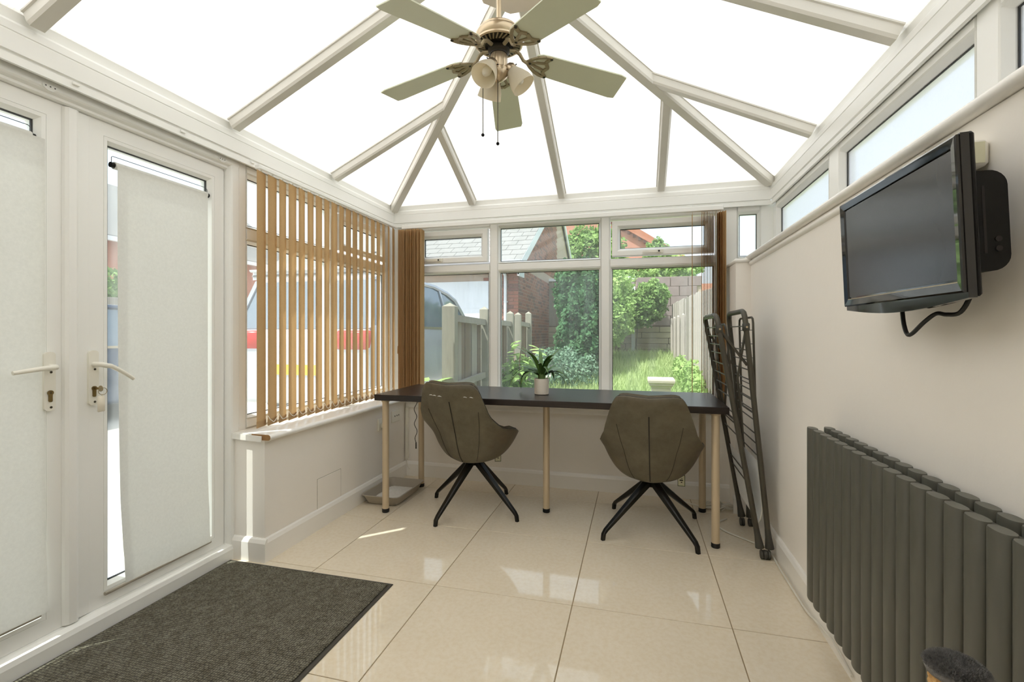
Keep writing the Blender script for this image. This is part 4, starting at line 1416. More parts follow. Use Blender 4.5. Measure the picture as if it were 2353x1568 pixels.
# ------------------------------------------------------------------ door mat
mt = thing('door_mat', 'large charcoal ribbed door mat in front of the french doors', 'door mat', (-1.45, 1.2, 0))
mx0, mx1, my0, my1 = -1.905 + 1.45, -1.028 + 1.45, -.55 - 1.2, 1.872 - 1.2
MB().rbox(mx0, mx1, my0, my1, .0003, .004, .002).build('rubber_border', 'mat_edge', mt)
MB().rbox(mx0 + .012, mx1 - .018, my0 + .018, my1 - .016, .004, .010, .003).build('pile', 'mat', mt)

# ------------------------------------------------------------------ litter tray
tr = thing('litter_tray', 'shallow taupe cat litter tray on the floor under the left end of the desk', 'litter tray', (-1.580, 2.885, 0))
def rr(hx, hy, r, n=6):
    out = []
    for cx, cy, a0 in ((hx - r, hy - r, 0), (-hx + r, hy - r, PI / 2), (-hx + r, -hy + r, PI), (hx - r, -hy + r, 3 * PI / 2)):
        for i in range(n + 1):
            a = a0 + PI / 2 * i / n
            out.append((cx + r * math.cos(a), cy + r * math.sin(a)))
    return out
rings = [(.100, .158, .006), (.108, .166, .006), (.128, .192, .058), (.136, .200, .060), (.136, .200, .064), (.128, .192, .064), (.108, .168, .014), (.100, .158, .012)]
V = []; F = []
for hx, hy, z in rings:
    V += [(x, y, z) for x, y in rr(hx, hy, .035)]
n = len(rr(.1, .1, .035))
for k in range(len(rings) - 1):
    F += [(k * n + i, k * n + (i + 1) % n, (k + 1) * n + (i + 1) % n, (k + 1) * n + i) for i in range(n)]
F += [tuple(range(n))[::-1], tuple(range((len(rings) - 1) * n, len(rings) * n))]
trb = MB().add(V, F).build('basin', 'tray', tr, smooth=True, angle=45)
for x, y in ((.08, .14), (-.08, .14), (.08, -.14), (-.08, -.14)):
    MB().lathe([(0, 0), (.014, 0), (.016, .008), (0, .008)], 12, Matrix.Translation((x, y, 0))).build('tray_foot', 'tray', tr)
# heap of litter: bumpy grid
V = []; F = []
nx_, ny_ = 26, 36
for i in range(nx_ + 1):
    for j in range(ny_ + 1):
        u, v = i / nx_ * 2 - 1, j / ny_ * 2 - 1
        h = .014 + .030 * max(0, 1 - (((u - .1) / .8) ** 2 + ((v - .1) / .75) ** 2)) + random.uniform(-.002, .002)
        V.append((u * .108, v * .165, h if abs(u) < .99 and abs(v) < .99 else .0125))
for i in range(nx_):
    for j in range(ny_):
        a = i * (ny_ + 1) + j
        F.append((a, a + 1, a + ny_ + 2, a + ny_ + 1))
lt = MB().add(V, F).build('cat_litter', 'litter', tr)
lt['kind'] = 'stuff'

# ------------------------------------------------------------------ sockets, trunking, cables
sk = thing('wall_socket', 'white wall socket with a plug in it beside the left desk leg', 'socket', (XL, 2.975, .465))
MB().rbox(0, .012, -.043, .043, -.043, .043, .003).build('faceplate', 'white_plastic', sk)
MB().rbox(.012, .045, -.022, .024, -.026, .014, .006).build('plug', 'white_plastic', sk, smooth=True, angle=60)
MB().tube([(.034, 0, -.024), (.036, 0, -.045), (.032, .002, -.060)], .003, 8).build('plug_cable', 'cable_white', sk)
sk2 = thing('wall_socket', 'white blank wall socket in the corner behind the left desk leg', 'socket', (XL, 3.185, .487))
MB().rbox(0, .010, -.060, .060, -.043, .043, .003).build('faceplate', 'white_plastic', sk2)
for y in (-.02, .01, .038):
    MB().box(.010, .0106, y - .005, y + .005, -.004, .006).build('socket_hole', 'ink', sk2)
tk = thing('cable_trunking', 'white vertical cable trunking in the back left corner', 'trunking', (XL + .02, YB - .012, .13))
MB().rbox(-.012, .012, -.012, .0115, 0, .40, .003).build('trunking_cover', 'white_plastic', tk)
MB().tube([(0, -.002, .0), (.004, -.012, -.03), (.02, -.022, -.06), (.035, -.02, -.075)], .0022, 6).build('loose_wire', 'cable_white', tk)

cw = []
for i in range(150):
    t_ = i / 149
    a = t_ * 2 * PI * 5
    cw.append((.50 + .075 * math.cos(a) + .012 * math.sin(3.1 * a), 3.19 + .040 * math.sin(a) + .008 * math.cos(2.3 * a), .008 + .030 * t_ + .006 * math.sin(5 * a)))
cc = thing('coiled_cable', 'coil of white cable tied up on the floor behind the airer', 'cable', (.50, 3.19, 0))
off = Vector((.50, 3.19, 0))
MB().tube([tuple(Vector(p) - off) for p in cw], .004, 6).build('cable_coil', 'cable_white', cc, smooth=True)
MB().rbox(-.012, .012, -.048, .048, .004, .045, .003).build('cable_tie', 'tray', cc)
lead = [(.44, 3.17, .006), (.34, 3.23, .006), (.26, 3.26, .02), (.2, 3.29, .05)]
MB().tube([tuple(Vector(p) - off) for p in lead], .0035, 6).build('cable_tail', 'cable_white', cc, smooth=True)
fl = thing('floor_cable', 'white cable looping past the airer feet and along the right baseboard', 'cable', (.62, 2.6, 0))
off2 = Vector((.62, 2.6, 0))
ctl = [(.52, 3.02, .006), (.47, 2.96, .006), (.455, 2.89, .006), (.49, 2.82, .006), (.55, 2.76, .006), (.60, 2.71, .007), (.645, 2.68, .010), (.652, 2.60, .012), (.650, 2.45, .007), (.651, 2.25, .007), (.653, 2.10, .008), (.655, 2.02, .02), (.656, 1.93, .035), (.657, 1.84, .045), (.656, 1.70, .03)]
MB().tube([tuple(p - off2) for p in smooth_pts(ctl)], .0042, 7).build('cable_run', 'cable_white', fl, smooth=True)

# ================================================================== OUTSIDE
def gz(x, y):
    """ground height: lawn rises gently to the end of the garden, drive is a little higher near the house"""
    if x < -1.62:
        return -.05 + .045 * max(0, min(y, 12) - 3.6)
    return -.15 + .07 * max(0, min(y, 13.4) - 3.6)
def ground(name, x0, x1, y0, y1, mat, label, cat):
    V = []; F = []
    ny = 24
    for j in range(ny + 1):
        y = y0 + (y1 - y0) * j / ny
        for x in (x0, x1):
            V.append((x, y, gz((x0 + x1) / 2, y)))
    for j in range(ny):
        a = j * 2
        F.append((a, a + 1, a + 3, a + 2))
    k = len(V)
    V += [(x, y, z - .2) for x, y, z in V]
    F += [tuple(i + k for i in f[::-1]) for f in F]
    return tag(MB().add(V, F).build(name, mat), label, cat, kind='structure')
ground('driveway', -40, -1.60, -20, 40, 'concrete', 'pale concrete driveway outside the left windows', 'driveway')
ground('lawn', -1.60, 30, 3.62, 40, 'soil_lawn', 'rough sunny lawn behind the conservatory', 'lawn')
tag(MB().box(.98, 30, -20, 3.62, -.35, -.15).build('path', 'concrete'), 'concrete side path beyond the right windows', 'path', kind='structure')

# lawn grass blades
def grass_patch(n, x0, x1, y0, y1, h, w):
    x = RNG.uniform(x0, x1, n); y = y0 + (y1 - y0) * RNG.random(n) ** 1.1
    z = -.15 + .07 * np.clip(y - 3.6, 0, 9.8)
    hh = h * RNG.uniform(.4, 1.2, n); a = RNG.uniform(0, PI, n)
    lx = RNG.normal(0, .4, n) * hh; ly = RNG.normal(0, .4, n) * hh
    ww = w * (1 + y * .06)
    p0 = np.stack([x - np.cos(a) * ww, y - np.sin(a) * ww, z - .01], 1)
    p1 = np.stack([x + np.cos(a) * ww, y + np.sin(a) * ww, z - .01], 1)
    p2 = np.stack([x + lx, y + ly, z + hh], 1)
    return np.stack([p0, p1, p2], 1).reshape(-1, 3)
gv = np.concatenate([grass_patch(60000, -1.5, 1.4, 4.2, 13.2, .12, .006), grass_patch(9000, -1.5, 1.2, 4.2, 13.1, .24, .006)])
go = np_mesh('grass', gv, np.arange(len(gv)).reshape(-1, 3), 'grass')
tag(go, 'long bright green grass blades over the back lawn', 'grass', kind='stuff')

def leaf_cloud(blobs, n, size, elong=1.6, shell=.55):
    """random leaves in ellipsoid shells: blobs [(centre, radii, weight)]"""
    ws = np.array([b[2] for b in blobs], float); ws /= ws.sum()
    out = []
    for (c, r, _), k in zip(blobs, (ws * n).astype(int)):
        d = RNG.normal(0, 1, (k, 3)); d /= np.linalg.norm(d, axis=1)[:, None]
        rad = shell + (1 - shell) * RNG.random(k) ** .5
        rad *= 1 + .16 * np.sin(d[:, 0] * 7 + c[0]) * np.sin(d[:, 2] * 8 + 1) + .10 * np.sin(d[:, 1] * 13)
        p = np.array(c) + d * rad[:, None] * np.array(r)
        u = RNG.normal(0, 1, (k, 3)) + np.array([0, 0, -.25]); u /= np.linalg.norm(u, axis=1)[:, None]
        nn = d * .9 + RNG.normal(0, .6, (k, 3)) + np.array([0, 0, .5])
        v = np.cross(nn, u); v /= np.linalg.norm(v, axis=1)[:, None] + 1e-6
        s = size * RNG.uniform(.6, 1.3, k)[:, None]
        out.append(np.stack([p - u * s * elong * .5, p + v * s * .5, p + u * s * elong * .5, p - v * s * .5], 1))
    return np.concatenate(out).reshape(-1, 3)
def shrub(name, label, cat, base, blobs, n, size, mat, stems=(), group=None, core=True):
    t = thing(name, label, cat, base, 0, group)
    B = np.array(base)
    v = leaf_cloud(blobs, n, size) - B
    np_mesh('foliage', v, np.arange(len(v)).reshape(-1, 4), mat, t)
    for s in stems:
        MB().tube([tuple(Vector(p) - Vector(base)) for p in s], [.03 - .02 * i / max(1, len(s) - 1) for i in range(len(s))], 6).build('stem', 'twig', t)
    return t

# ---- fence beside the drive: posts, rails and thin boards
fx = -1.60
fe = thing('boundary_fence', 'weathered post and board fence between driveway and lawn', 'fence', (fx, 5.6, 0))
FO = Vector((fx, 5.6, 0))
def post(par, x, y, z0, z1, w, mat, rot=0):
    mb = MB()
    h = w / 2
    V = [(-h, -h, z0), (h, -h, z0), (h, h, z0), (-h, h, z0), (-h, -h, z1), (h, -h, z1), (h, h, z1), (-h, h, z1), (0, 0, z1 + .035)]
    F = [(0, 3, 2, 1), (0, 1, 5, 4), (1, 2, 6, 5), (2, 3, 7, 6), (3, 0, 4, 7), (4, 5, 8), (5, 6, 8), (6, 7, 8), (7, 4, 8)]
    o = mb.add(V, F).build('post', mat, par, loc=(x, y, 0))
    o.rotation_euler = (0, 0, rot)
py = [3.93, 4.92, 6.02, 6.45, 7.12]
pz = [1.34, 1.36, 1.36, 1.36, 1.40]
for y, z in zip(py, pz):
    g = gz(-1, y)
    post(fe, 0, y - 5.6, g - .1, z, .115 if y < 4.5 else .09, 'wood_post', .12)
random.seed(5)
for (a, b) in ((3.93, 4.92), (4.92, 6.02), (6.45, 7.12)):
    for z0, z1 in ((1.24, .055), (.62, .05)):
        MB().bar((.012, a - 5.6 + .04, z0), (.012, b - 5.6 - .04, z0 + (-.02 if z0 > 1 else .03)), .035, .062).build('rail', 'wood_grey', fe)
    n = int((b - a - .1) / .098)
    for k in range(n):
        yy = a + .06 + (b - a - .12) * (k + .5) / n
        g = gz(-1, yy)
        o = MB().rbox(-.008, .008, -.046, .046, g, 1.21 + random.uniform(-.02, .015), .002).build('board', random.choice(['wood_brown', 'wood_grey', 'wood_brown', 'wood_brown']), fe, loc=(-.03 - .006 * (k % 2), yy - 5.6, 0))
        o.rotation_euler = (0, 0, random.uniform(-.06, .06))
for k, (y, dz, tl) in enumerate(((6.12, 1.30, .04), (6.20, 1.34, -.05), (6.30, 1.31, .10))):
    o = MB().rbox(-.008, .008, -.04, .04, gz(-1, y), dz, .002).build('board', 'wood_brown', fe, loc=(-.02, y - 5.6, 0))
    o.rotation_euler = (tl, 0, 0)

# ---- garage
ga = thing('brick_garage', 'red brick garage with grey tiled roof, white door and white barge boards', 'garage', (-2.4, 9.7, .2))
GO = Vector((-2.4, 9.7, .2))
GX, GY0, GY1, GZ0, GZE, GYA, GZA = -2.4, 9.7, 19.7, .15, 2.60, 14.7, 5.45
def gl(p): return tuple(Vector(p) - GO)
MB().prism([(GY0 + .012, GZ0), (GY1, GZ0), (GY1, GZE), (GYA, GZA), (GY0 + .012, GZE)], lambda u, v, d: gl((d, u, v)), GX - 6.5, GX - .012).build('wall_core', 'mortar', ga)
# bricks: nearest ones singly, the rest as one joined part
bricks_near, bricks_far = [], []
Lb, Hb, Jb = .215, .065, .010
for c in range(34):
    z = .20 + c * (Hb + Jb)
    if z + Hb > GZE - .02: break
    offs = (Lb + Jb) / 2 if c % 2 else 0
    # return face towards the drive (faces -Y), from the corner leftwards
    x = GX - (.1025 if c % 2 else .215)
    first = True
    xx = GX
    while xx > GX - .60:
        L = .1025 if (first and c % 2) else Lb
        bricks_near.append(('x', xx - L, xx, z)); xx -= L + Jb; first = False
    yy = GY0 + .012
    first = True
    while yy < GY0 + 9.0:
        L = .1025 if (first and not c % 2) else Lb
        (bricks_near if yy < GY0 + 1.25 else bricks_far).append(('y', yy, yy + L, z)); yy += L + Jb; first = False
for c in range(34, 62):
    z = .20 + c * (Hb + Jb)
    ymin = GY0 + .2 + max(0, (z + Hb - GZE)) / .57
    yy = ymin
    while yy < GYA:
        bricks_far.append(('y', yy, yy + Lb, z)); yy += Lb + Jb
c33 = GZE
bricks_near.sort(key=lambda b: (0 if b[0] == 'x' else 1, b[1]))
bricks_far += bricks_near[300:]; bricks_near = bricks_near[:300]
random.seed(9)
cache = {}
def brick_mesh(kind, L, dark):
    k = (kind, round(L, 3), dark)
    if k not in cache:
        mb = MB()
        if kind == 'x': mb.rbox(0, L, -.004, .02, 0, Hb, .003)
        else: mb.rbox(-.02, .004, 0, L, 0, Hb, .003)
        o = mb.build('brick', 'brick_dark' if dark else 'brick')
        cache[k] = o.data
        bpy.data.objects.remove(o)
    return cache[k]
for kind, a, b, z in bricks_near:
    me = brick_mesh(kind, b - a, random.random() < .3)
    link('brick', me, ga, gl((a, GY0, z)) if kind == 'x' else gl((GX - .012, a, z)))
mb1, mb2 = MB(), MB()
for kind, a, b, z in bricks_far:
    m_ = mb2 if random.random() < .3 else mb1
    if kind == 'y': m_.box(*[v for pr in ((GX - .03 - GO.x, GX - .008 - GO.x), (a - GO.y, b - GO.y), (z - GO.z, z + Hb - GO.z)) for v in pr])
    else: m_.box(a - GO.x, b - GO.x, GY0 - .004 - GO.y, GY0 + .02 - GO.y, z - GO.z, z + Hb - GO.z)
for m_, mm in ((mb1, 'brick'), (mb2, 'brick_dark')):
    m_.build('brickwork', mm, ga, fix=False)['kind'] = 'stuff'
# white door set in the front, fascia, gutter, downpipe
MB().box(-6.5, -.62, -.012, .05, 0, 2.02).build('garage_door', 'white_paint', ga)
for k in range(5):
    MB().box(-6.5, -.62, -.016, -.011, .38 * k + .30, .38 * k + .312).build('door_rib', 'white_paint', ga)
MB().box(-6.5, .10, -.28, .05, 2.20, 2.23).build('soffit', 'white_paint', ga)
MB().box(-6.5, .12, -.30, -.275, 2.17, 2.36).build('fascia', 'white_paint', ga)
MB().prism([(.055 * math.cos(a) - .355, .055 * math.sin(a) + 2.40) for a in np.linspace(PI, 2 * PI, 9)], lambda u, v, d: (d, u, v), -6.5, .14).build('gutter', 'white_paint', ga)
MB().tube([(-.27, -.35, 2.36), (-.27, -.34, 2.28), (-.27, -.07, 2.12), (-.27, -.06, 2.0), (-.27, -.06, 0)], .034, 12).build('downpipe', 'white_paint', ga, smooth=True)
MB().box(-.31, -.23, -.05, .0, 1.55, 1.58).build('pipe_clip', 'white_paint', ga)
# barge boards
def barge(y0, z0, y1, z1):
    MB().prism([(y0, z0 - .20), (y0, z0 + .02), (y1, z1 + .02), (y1, z1 - .20)], lambda u, v, d: gl((d, u, v)), GX + .06, GX + .10).build('barge_board', 'white_paint', ga)
barge(GY0 - .32, GZE - .10, GYA, GZA + .06)
barge(GY1 + .3, GZE - .10, GYA, GZA + .06)
MB().prism([(GY0 - .32, GZE - .32), (GY0 - .32, GZE - .05), (GY0 + .15, GZE + .16), (GY0 + .15, GZE - .32)], lambda u, v, d: gl((d, u, v)), GX + .055, GX + .095).build('box_end', 'white_paint', ga)
# roof slab and tiles on the slope facing the lawn side
sl = (GZA - GZE) / (GYA - GY0)
MB().prism([(GY0 - .33, GZE - .33 * sl + .03), (GYA, GZA + .03), (GY1 + .33, GZE - .33 * sl + .03), (GY1 + .33, GZE - .33 * sl + .06), (GYA, GZA + .09), (GY0 - .33, GZE - .33 * sl + .06)], lambda u, v, d: gl((d, u, v)), GX - 6.5, GX + .08).build('roof_deck', 'roof_tile', ga)
ang = math.atan(sl)
tmesh = MB().rbox(0, .325, -.02, .36, 0, .032, .003).build('roof_tile', 'roof_tile', ga).data
tmesh2 = MB().rbox(0, .16, -.02, .36, 0, .032, .003).build('roof_tile', 'roof_tile', ga).data
for o in list(ga.children):
    if o.data in (tmesh, tmesh2): bpy.data.objects.remove(o)
nt_ = 0
for r in range(11):
    d = -.40 + r * .31
    y = GY0 + d * math.cos(ang); z = GZE + d * math.sin(ang) + .075
    for k in range(12):
        x = GX + .10 - .33 * (k + 1) + (.165 if r % 2 else 0)
        half = x > GX - .22
        o = link('roof_tile', tmesh2 if half else tmesh, ga, gl((x, y, z)))
        o.rotation_euler = (ang - .03, 0, 0)

# ---- cars
def car(name, label, x0, x1, y0, y1, z, paint, roofh, group=None):
    t = thing(name, label, 'car', ((x0 + x1) / 2, (y0 + y1) / 2, z))
    w, L = x1 - x0, y1 - y0
    H = roofh
    belt = H * .66
    # side profile (y from rear to nose)
    low = [(0, .30), (.0, belt * .80), (.02 * L, belt), (.70 * L, belt - .02), (.84 * L, belt - .10), (.97 * L, belt - .22), (L, belt * .55), (L, .30), (.86 * L, .22), (.14 * L, .22)]
    cen = lambda u, v, d: (d, u - L / 2, v)
    b = MB().prism(low, cen, -w / 2, w / 2)
    bm = bmesh.new()
    vv = [bm.verts.new(p) for p in b.v]
    for f in b.f: bm.faces.new([vv[i] for i in f])
    bmesh.ops.recalc_face_normals(bm, faces=bm.faces)
    bmesh.ops.bevel(bm, geom=list(bm.edges), offset=.05, segments=3, affect='EDGES', profile=.6)
    me = bpy.data.meshes.new('body'); bm.to_mesh(me); bm.free()
    me.materials.append(M[paint])
    for p in me.polygons: p.use_smooth = True
    body = link('body', me, t)
    # cabin: glazed greenhouse with painted roof and pillars
    ga_ = [(.015 * L, belt - .04), (.055 * L, H - .10), (.12 * L, H - .03), (.26 * L, H), (.44 * L, H - .015), (.54 * L, H - .08), (.60 * L, H - .17), (.71 * L, belt - .06)]
    n = len(ga_)
    V = []
    for sgn in (-1, 1):
        for (u, v) in ga_:
            k = (v - belt) / (H - belt)
            V.append((sgn * (w / 2 - .04 - .16 * max(0, k)), u - L / 2, v))
    F = [tuple(range(n))[::-1], tuple(range(n, 2 * n))] + [(i, (i + 1) % n, n + (i + 1) % n, n + i) for i in range(n)]
    MB().add(V, F).build('cabin_glass', 'car_glass', t)
    # roof skin and pillars follow the cabin line
    rs = MB()
    for i in range(1, n - 2):
        for sgn in (0,):
            a0, a1 = V[i], V[i + 1]; b0, b1 = V[n + i], V[n + i + 1]
            up = Vector((0, 0, .018))
            rs.add([Vector(a0) + up, Vector(a1) + up, Vector(b1) + up, Vector(b0) + up, Vector(a0), Vector(a1), Vector(b1), Vector(b0)], [(0, 1, 2, 3), (4, 7, 6, 5), (0, 4, 5, 1), (2, 6, 7, 3), (1, 5, 6, 2), (3, 7, 4, 0)])
    rs.build('roof', paint, t)
    for base, sgn in ((0, -1), (n, 1)):
        ln = [Vector(V[base + i]) + Vector((sgn * .008, 0, 0)) for i in range(n)]
        MB().tube([tuple(p) for p in ln], .032, 6).build('roof_pillar', paint, t, smooth=True)
        for fy, fz in ((.30, .29), (.50, .49)):
            yt = fy * L - L / 2; zt_ = H - .03
            MB().bar((sgn * (w / 2 - .035), yt, belt - .04), (sgn * (w / 2 - .19), yt - .02 * L, zt_), .05, .03, (1, 0, 0)).build('door_pillar', 'car_glass' if fy < .4 else paint, t)
        MB().bar((sgn * (w / 2 + .004), .03 * L - L / 2, belt - .015), (sgn * (w / 2 + .004), .70 * L - L / 2, belt - .03), .012, .03).build('belt_trim', 'nickel', t)
        MB().rbox(sgn * (w / 2 + .09) - .06, sgn * (w / 2 + .09) + .06, .62 * L - L / 2 - .05, .62 * L - L / 2 + .06, belt + .02, belt + .15, .03).build('wing_mirror', paint, t, smooth=True, angle=60)
        for fy in (.19, .80):
            m4 = Matrix.Translation((sgn * (w / 2 - .10), fy * L - L / 2, .33)) @ Matrix.Rotation(PI / 2, 4, 'Y')
            wh = MB().lathe([(0, -.11), (.24, -.11), (.31, -.10), (.33, -.06), (.33, .06), (.31, .10), (.24, .11), (0, .11)], 24, m4).build('wheel', 'tyre', t, smooth=True)
            MB().lathe([(0, sgn * .118), (.20, sgn * .118), (.22, sgn * .108)], 18, m4).build('wheel_trim', 'nickel', wh)
        # lamps
        MB().rbox(sgn * (w / 2 - .22) - .20, sgn * (w / 2 - .22) + .205, -L / 2 - .02, -L / 2 + .12, belt - .27, belt - .06, .03).build('tail_lamp', 'tail', t, smooth=True, angle=60)
        MB().rbox(sgn * (w / 2 - .24) - .17, sgn * (w / 2 - .24) + .20, L / 2 - .10, L / 2 + .0, belt * .62, belt * .62 + .14, .03).build('head_lamp', 'white_paint', t, smooth=True, angle=60)
    MB().box(-.26, .26, -L / 2 - .012, -L / 2 + .02, .62, .73).build('rear_plate', 'plate', t)
    return t
car('parked_car', 'silver sport utility car parked on the driveway behind the fence', -4.45, -2.65, 4.35, 8.85, .03, 'car_silver', 1.76)
car('parked_car', 'navy blue car parked further along the driveway, seen past the door blind', -8.0, -6.25, 3.1, 7.3, .0, 'car_blue', 1.44)

# ---- garden planting
shrub('elder_shrub', 'young leafy shrub with pale leaves beside the drive fence', 'shrub', (-1.42, 5.6, 0), [((-1.36, 5.7, .45), (.28, .6, .35), 3), ((-1.40, 5.2, .25), (.22, .45, .28), 2)], 1500, .05, 'leaf_mid')
el = thing('sapling', 'bright serrated-leaf sapling in front of the fence, left of the pot plant', 'plant', (-1.33, 5.35, gz(-1, 5.35)))
random.seed(3)
MB().tube([(0, 0, 0), (.03, -.02, .45), (.02, .0, .80), (.05, .0, 1.02)], [.012, .010, .007, .003], 6).build('stem', 'twig', el)
def flat_leaf(L, W):
    V = [(0, 0, 0)]; F = []
    n = 6
    for i in range(1, n):
        f = i / n
        ww = W * math.sin(PI * f ** .8) * (1 if i % 2 else .72)
        V += [(L * f, -ww, -.25 * L * f * f), (L * f, 0, -.25 * L * f * f + .006), (L * f, ww, -.25 * L * f * f)]
    V.append((L, 0, -.25 * L))
    F += [(0, 1, 2), (0, 2, 3)]
    for i in range(n - 2):
        a = 1 + i * 3
        F += [(a, a + 3, a + 4, a + 1), (a + 1, a + 4, a + 5, a + 2)]
    a = 1 + (n - 2) * 3
    F += [(a, a + 3, a + 1), (a + 1, a + 3, a + 2)]
    return MB().add(V, F)
flm = flat_leaf(.17, .040).build('leaf', 'leaf_bright', el, fix=False).data
for o in list(el.children):
    if o.data is flm: bpy.data.objects.remove(o)
for k in range(46):
    z = .25 + .78 * (k / 45)
    az = k * 2.2
    r = random.uniform(.02, .16)
    o = link('leaf', flm, el, (.03 + r * math.cos(az), r * math.sin(az), z + random.uniform(-.03, .03)))
    o.rotation_euler = (random.uniform(-.3, .3), random.uniform(-.3, .35), az)
    sc_ = random.uniform(.6, 1.15)
    o.scale = (sc_, sc_, sc_)
lo_ = thing('low_plant', 'low bright leafy plant at the foot of the nearest fence post', 'plant', (-1.78, 3.86, gz(-2, 3.86)))
for k in range(22):
    az = k * 2.399
    o = link('leaf', flm, lo_, (.02 * math.cos(az) + random.uniform(-.05, .05), .02 * math.sin(az), .62 + random.uniform(-.06, .12)))
    o.rotation_euler = (random.uniform(-.4, .4), random.uniform(-.5, .4), az)
MB().tube([(0, 0, 0), (0, 0, .66)], [.010, .005], 6).build('stem', 'twig', lo_)

shrub('lavender_clump', 'grey-green bushy clump against the garage wall', 'shrub', (-1.15, 8.6, .2), [((-1.35, 8.4, .45), (.55, .8, .38), 2), ((-.95, 8.2, .40), (.45, .6, .32), 1)], 5200, .035, 'leaf_blue')
shrub('tall_shrub', 'tall dark green shrub at the far end of the garage wall', 'shrub', (-.98, 9.2, .25), [((-1.02, 9.3, 1.25), (.50, .6, 1.05), 4), ((-.82, 9.1, .80), (.36, .5, .60), 2), ((-1.15, 9.6, 2.1), (.45, .5, .5), 2)], 15000, .055, 'leaf_dark', [[(-.98, 9.2, .2), (-1.0, 9.25, 1.0), (-1.1, 9.3, 2.0)], [(-.9, 9.2, .2), (-.75, 9.1, 1.1), (-.6, 9.0, 1.5)]])
shrub('leafy_bush', 'light green bush rising behind the tall dark shrub', 'shrub', (-.75, 11.2, .4), [((-.85, 11.4, 2.0), (.8, .7, .7), 3), ((-.55, 11.0, 1.4), (.5, .6, .6), 2)], 9000, .06, 'leaf_bright', [[(-.75, 11.2, .35), (-.8, 11.3, 1.6)]])
shrub('garden_tree', 'green tree against the pink brick house', 'tree', (-1.9, 21.5, .55), [((-1.9, 21.5, 4.4), (1.4, 1.2, 1.5), 3), ((-1.0, 21.4, 3.6), (1.0, 1.0, 1.0), 2)], 8000, .14, 'leaf_mid', [[(-1.9, 21.5, .4), (-1.9, 21.5, 3.5)]])
shrub('climbing_bush', 'dense sunlit bush spilling over the end wall of the garden', 'shrub', (0.0, 13.0, .6), [((-.45, 12.72, 1.80), (.75, .42, .50), 3), ((.10, 12.70, 1.70), (.62, .42, .46), 3), ((.40, 12.75, 2.05), (.42, .4, .42), 2), ((-.9, 12.8, 2.05), (.5, .36, .45), 1)], 15000, .06, 'leaf_mid', [[(0, 13.1, .55), (.05, 13.0, 1.3)], [(-.45, 13.0, .55), (-.4, 12.9, 1.4)]])
shrub('lilac_bush', 'pale green bush showing above the top of the garden wall', 'shrub', (.45, 15.5, .6), [((.25, 15.5, 2.95), (.8, .6, .42), 2), ((1.25, 15.6, 3.05), (.7, .6, .45), 2)], 6500, .075, 'leaf_bright', [[(.45, 15.5, .5), (.4, 15.5, 2.7)]])
shrub('pointed_tree', 'small pointed tree above the distant roof line', 'tree', (1.0, 24, .6), [((1.0, 24, 4.6), (.65, .6, 1.1), 2)], 1800, .14, 'leaf_mid', [[(1.0, 24, .5), (1.0, 24, 4)]])
shrub('fence_weeds', 'tall bright weeds along the foot of the pale fence', 'shrub', (.78, 7.5, .1), [((.78, 7.2, .35), (.12, .9, .34), 3), ((.78, 8.8, .45), (.12, .9, .25), 2), ((.76, 5.9, .15), (.14, .6, .30), 2)], 2600, .045, 'leaf_bright')
shrub('ground_ivy', 'low bright ground cover by the stone pedestal', 'shrub', (.45, 5.6, 0), [((.62, 5.5, .12), (.35, .5, .16), 2), ((-.05, 5.6, .08), (.3, .4, .14), 2)], 2200, .05, 'leaf_bright')

# ---- end wall: retaining sleepers, fence above, blockwork on the right
ew = thing('garden_end_wall', 'end wall of dark timber sleepers with an old fence above it', 'wall', (-.5, 13.35, .5))
EO = Vector((-.5, 13.35, .5))
MB().box(-2.5, 1.9, .05, .16, -.1, .80).build('wall_core', 'wood_brown', ew)
random.seed(12)
for r in range(5):
    x = -2.5 + random.uniform(0, .5)
    xs_ = [-2.5]
    while xs_[-1] < 1.9: xs_.append(min(1.9, xs_[-1] + random.uniform(1.0, 1.6)))
    for a, b in zip(xs_[:-1], xs_[1:]):
        MB().rbox(a + .006, b - .006, -.02 + random.uniform(-.012, .012), .06, r * .155, r * .155 + .145, .008).build('sleeper', 'sleeper', ew)
for k in range(26):
    MB().rbox(-2.5 + k * .115, -2.5 + k * .115 + .108, .06, .085, .80, 2.10 + random.uniform(-.03, .03), .003).build('fence_board', 'wood_grey', ew)
MB().box(-2.5, .5, .03, .10, 2.08, 2.16).build('capping', 'white_paint', ew)
for r in range(5):
    for k in range(4):
        x0 = .52 + k * .45 - (.22 if r % 2 else 0)
        x1 = min(x0 + .44, 2.2); x0 = max(x0, .50)
        MB().rbox(x0, x1 - .008, .02, .16, .80 + r * .265, .80 + r * .265 + .257, .006).build('block', 'block', ew)
MB().box(.5, 2.2, .06, .15, .79, 2.12).build('block_mortar', 'mortar', ew)
post(ew, .44, .0, 0, 1.86, .10, 'white_paint')

# ---- pale close-board fence on the right
rf = thing('side_fence', 'pale weathered close-board fence along the right of the lawn', 'fence', (.93, 9.5, 0))
random.seed(8)
k = 0
y = 12.9
while y > 3.8:
    g = gz(1, y)
    top = 1.86 - .045 * (12.9 - y) * .6 + random.uniform(-.02, .02)
    MB().rbox(-.009 + (.012 if k % 2 else 0), .009 + (.012 if k % 2 else 0), -.062, .062, g - .02 - 0, top, .003).build('board', random.choice(['wood_pale', 'wood_grey', 'wood_pale']), rf, loc=(0, y - 9.5, 0))
    y -= .118; k += 1
for yy in (12.4, 10.6, 8.8, 7.0, 5.2):
    post(rf, .06, yy - 9.5, gz(1, yy) - .1, 1.84 - .045 * (12.9 - yy) * .6, .09, 'wood_grey')
for yy in (12.6, 11.7, 10.7, 9.6):
    post(rf, -.045, yy - 9.5, gz(1, yy), 1.45, .05, 'wood_pale')

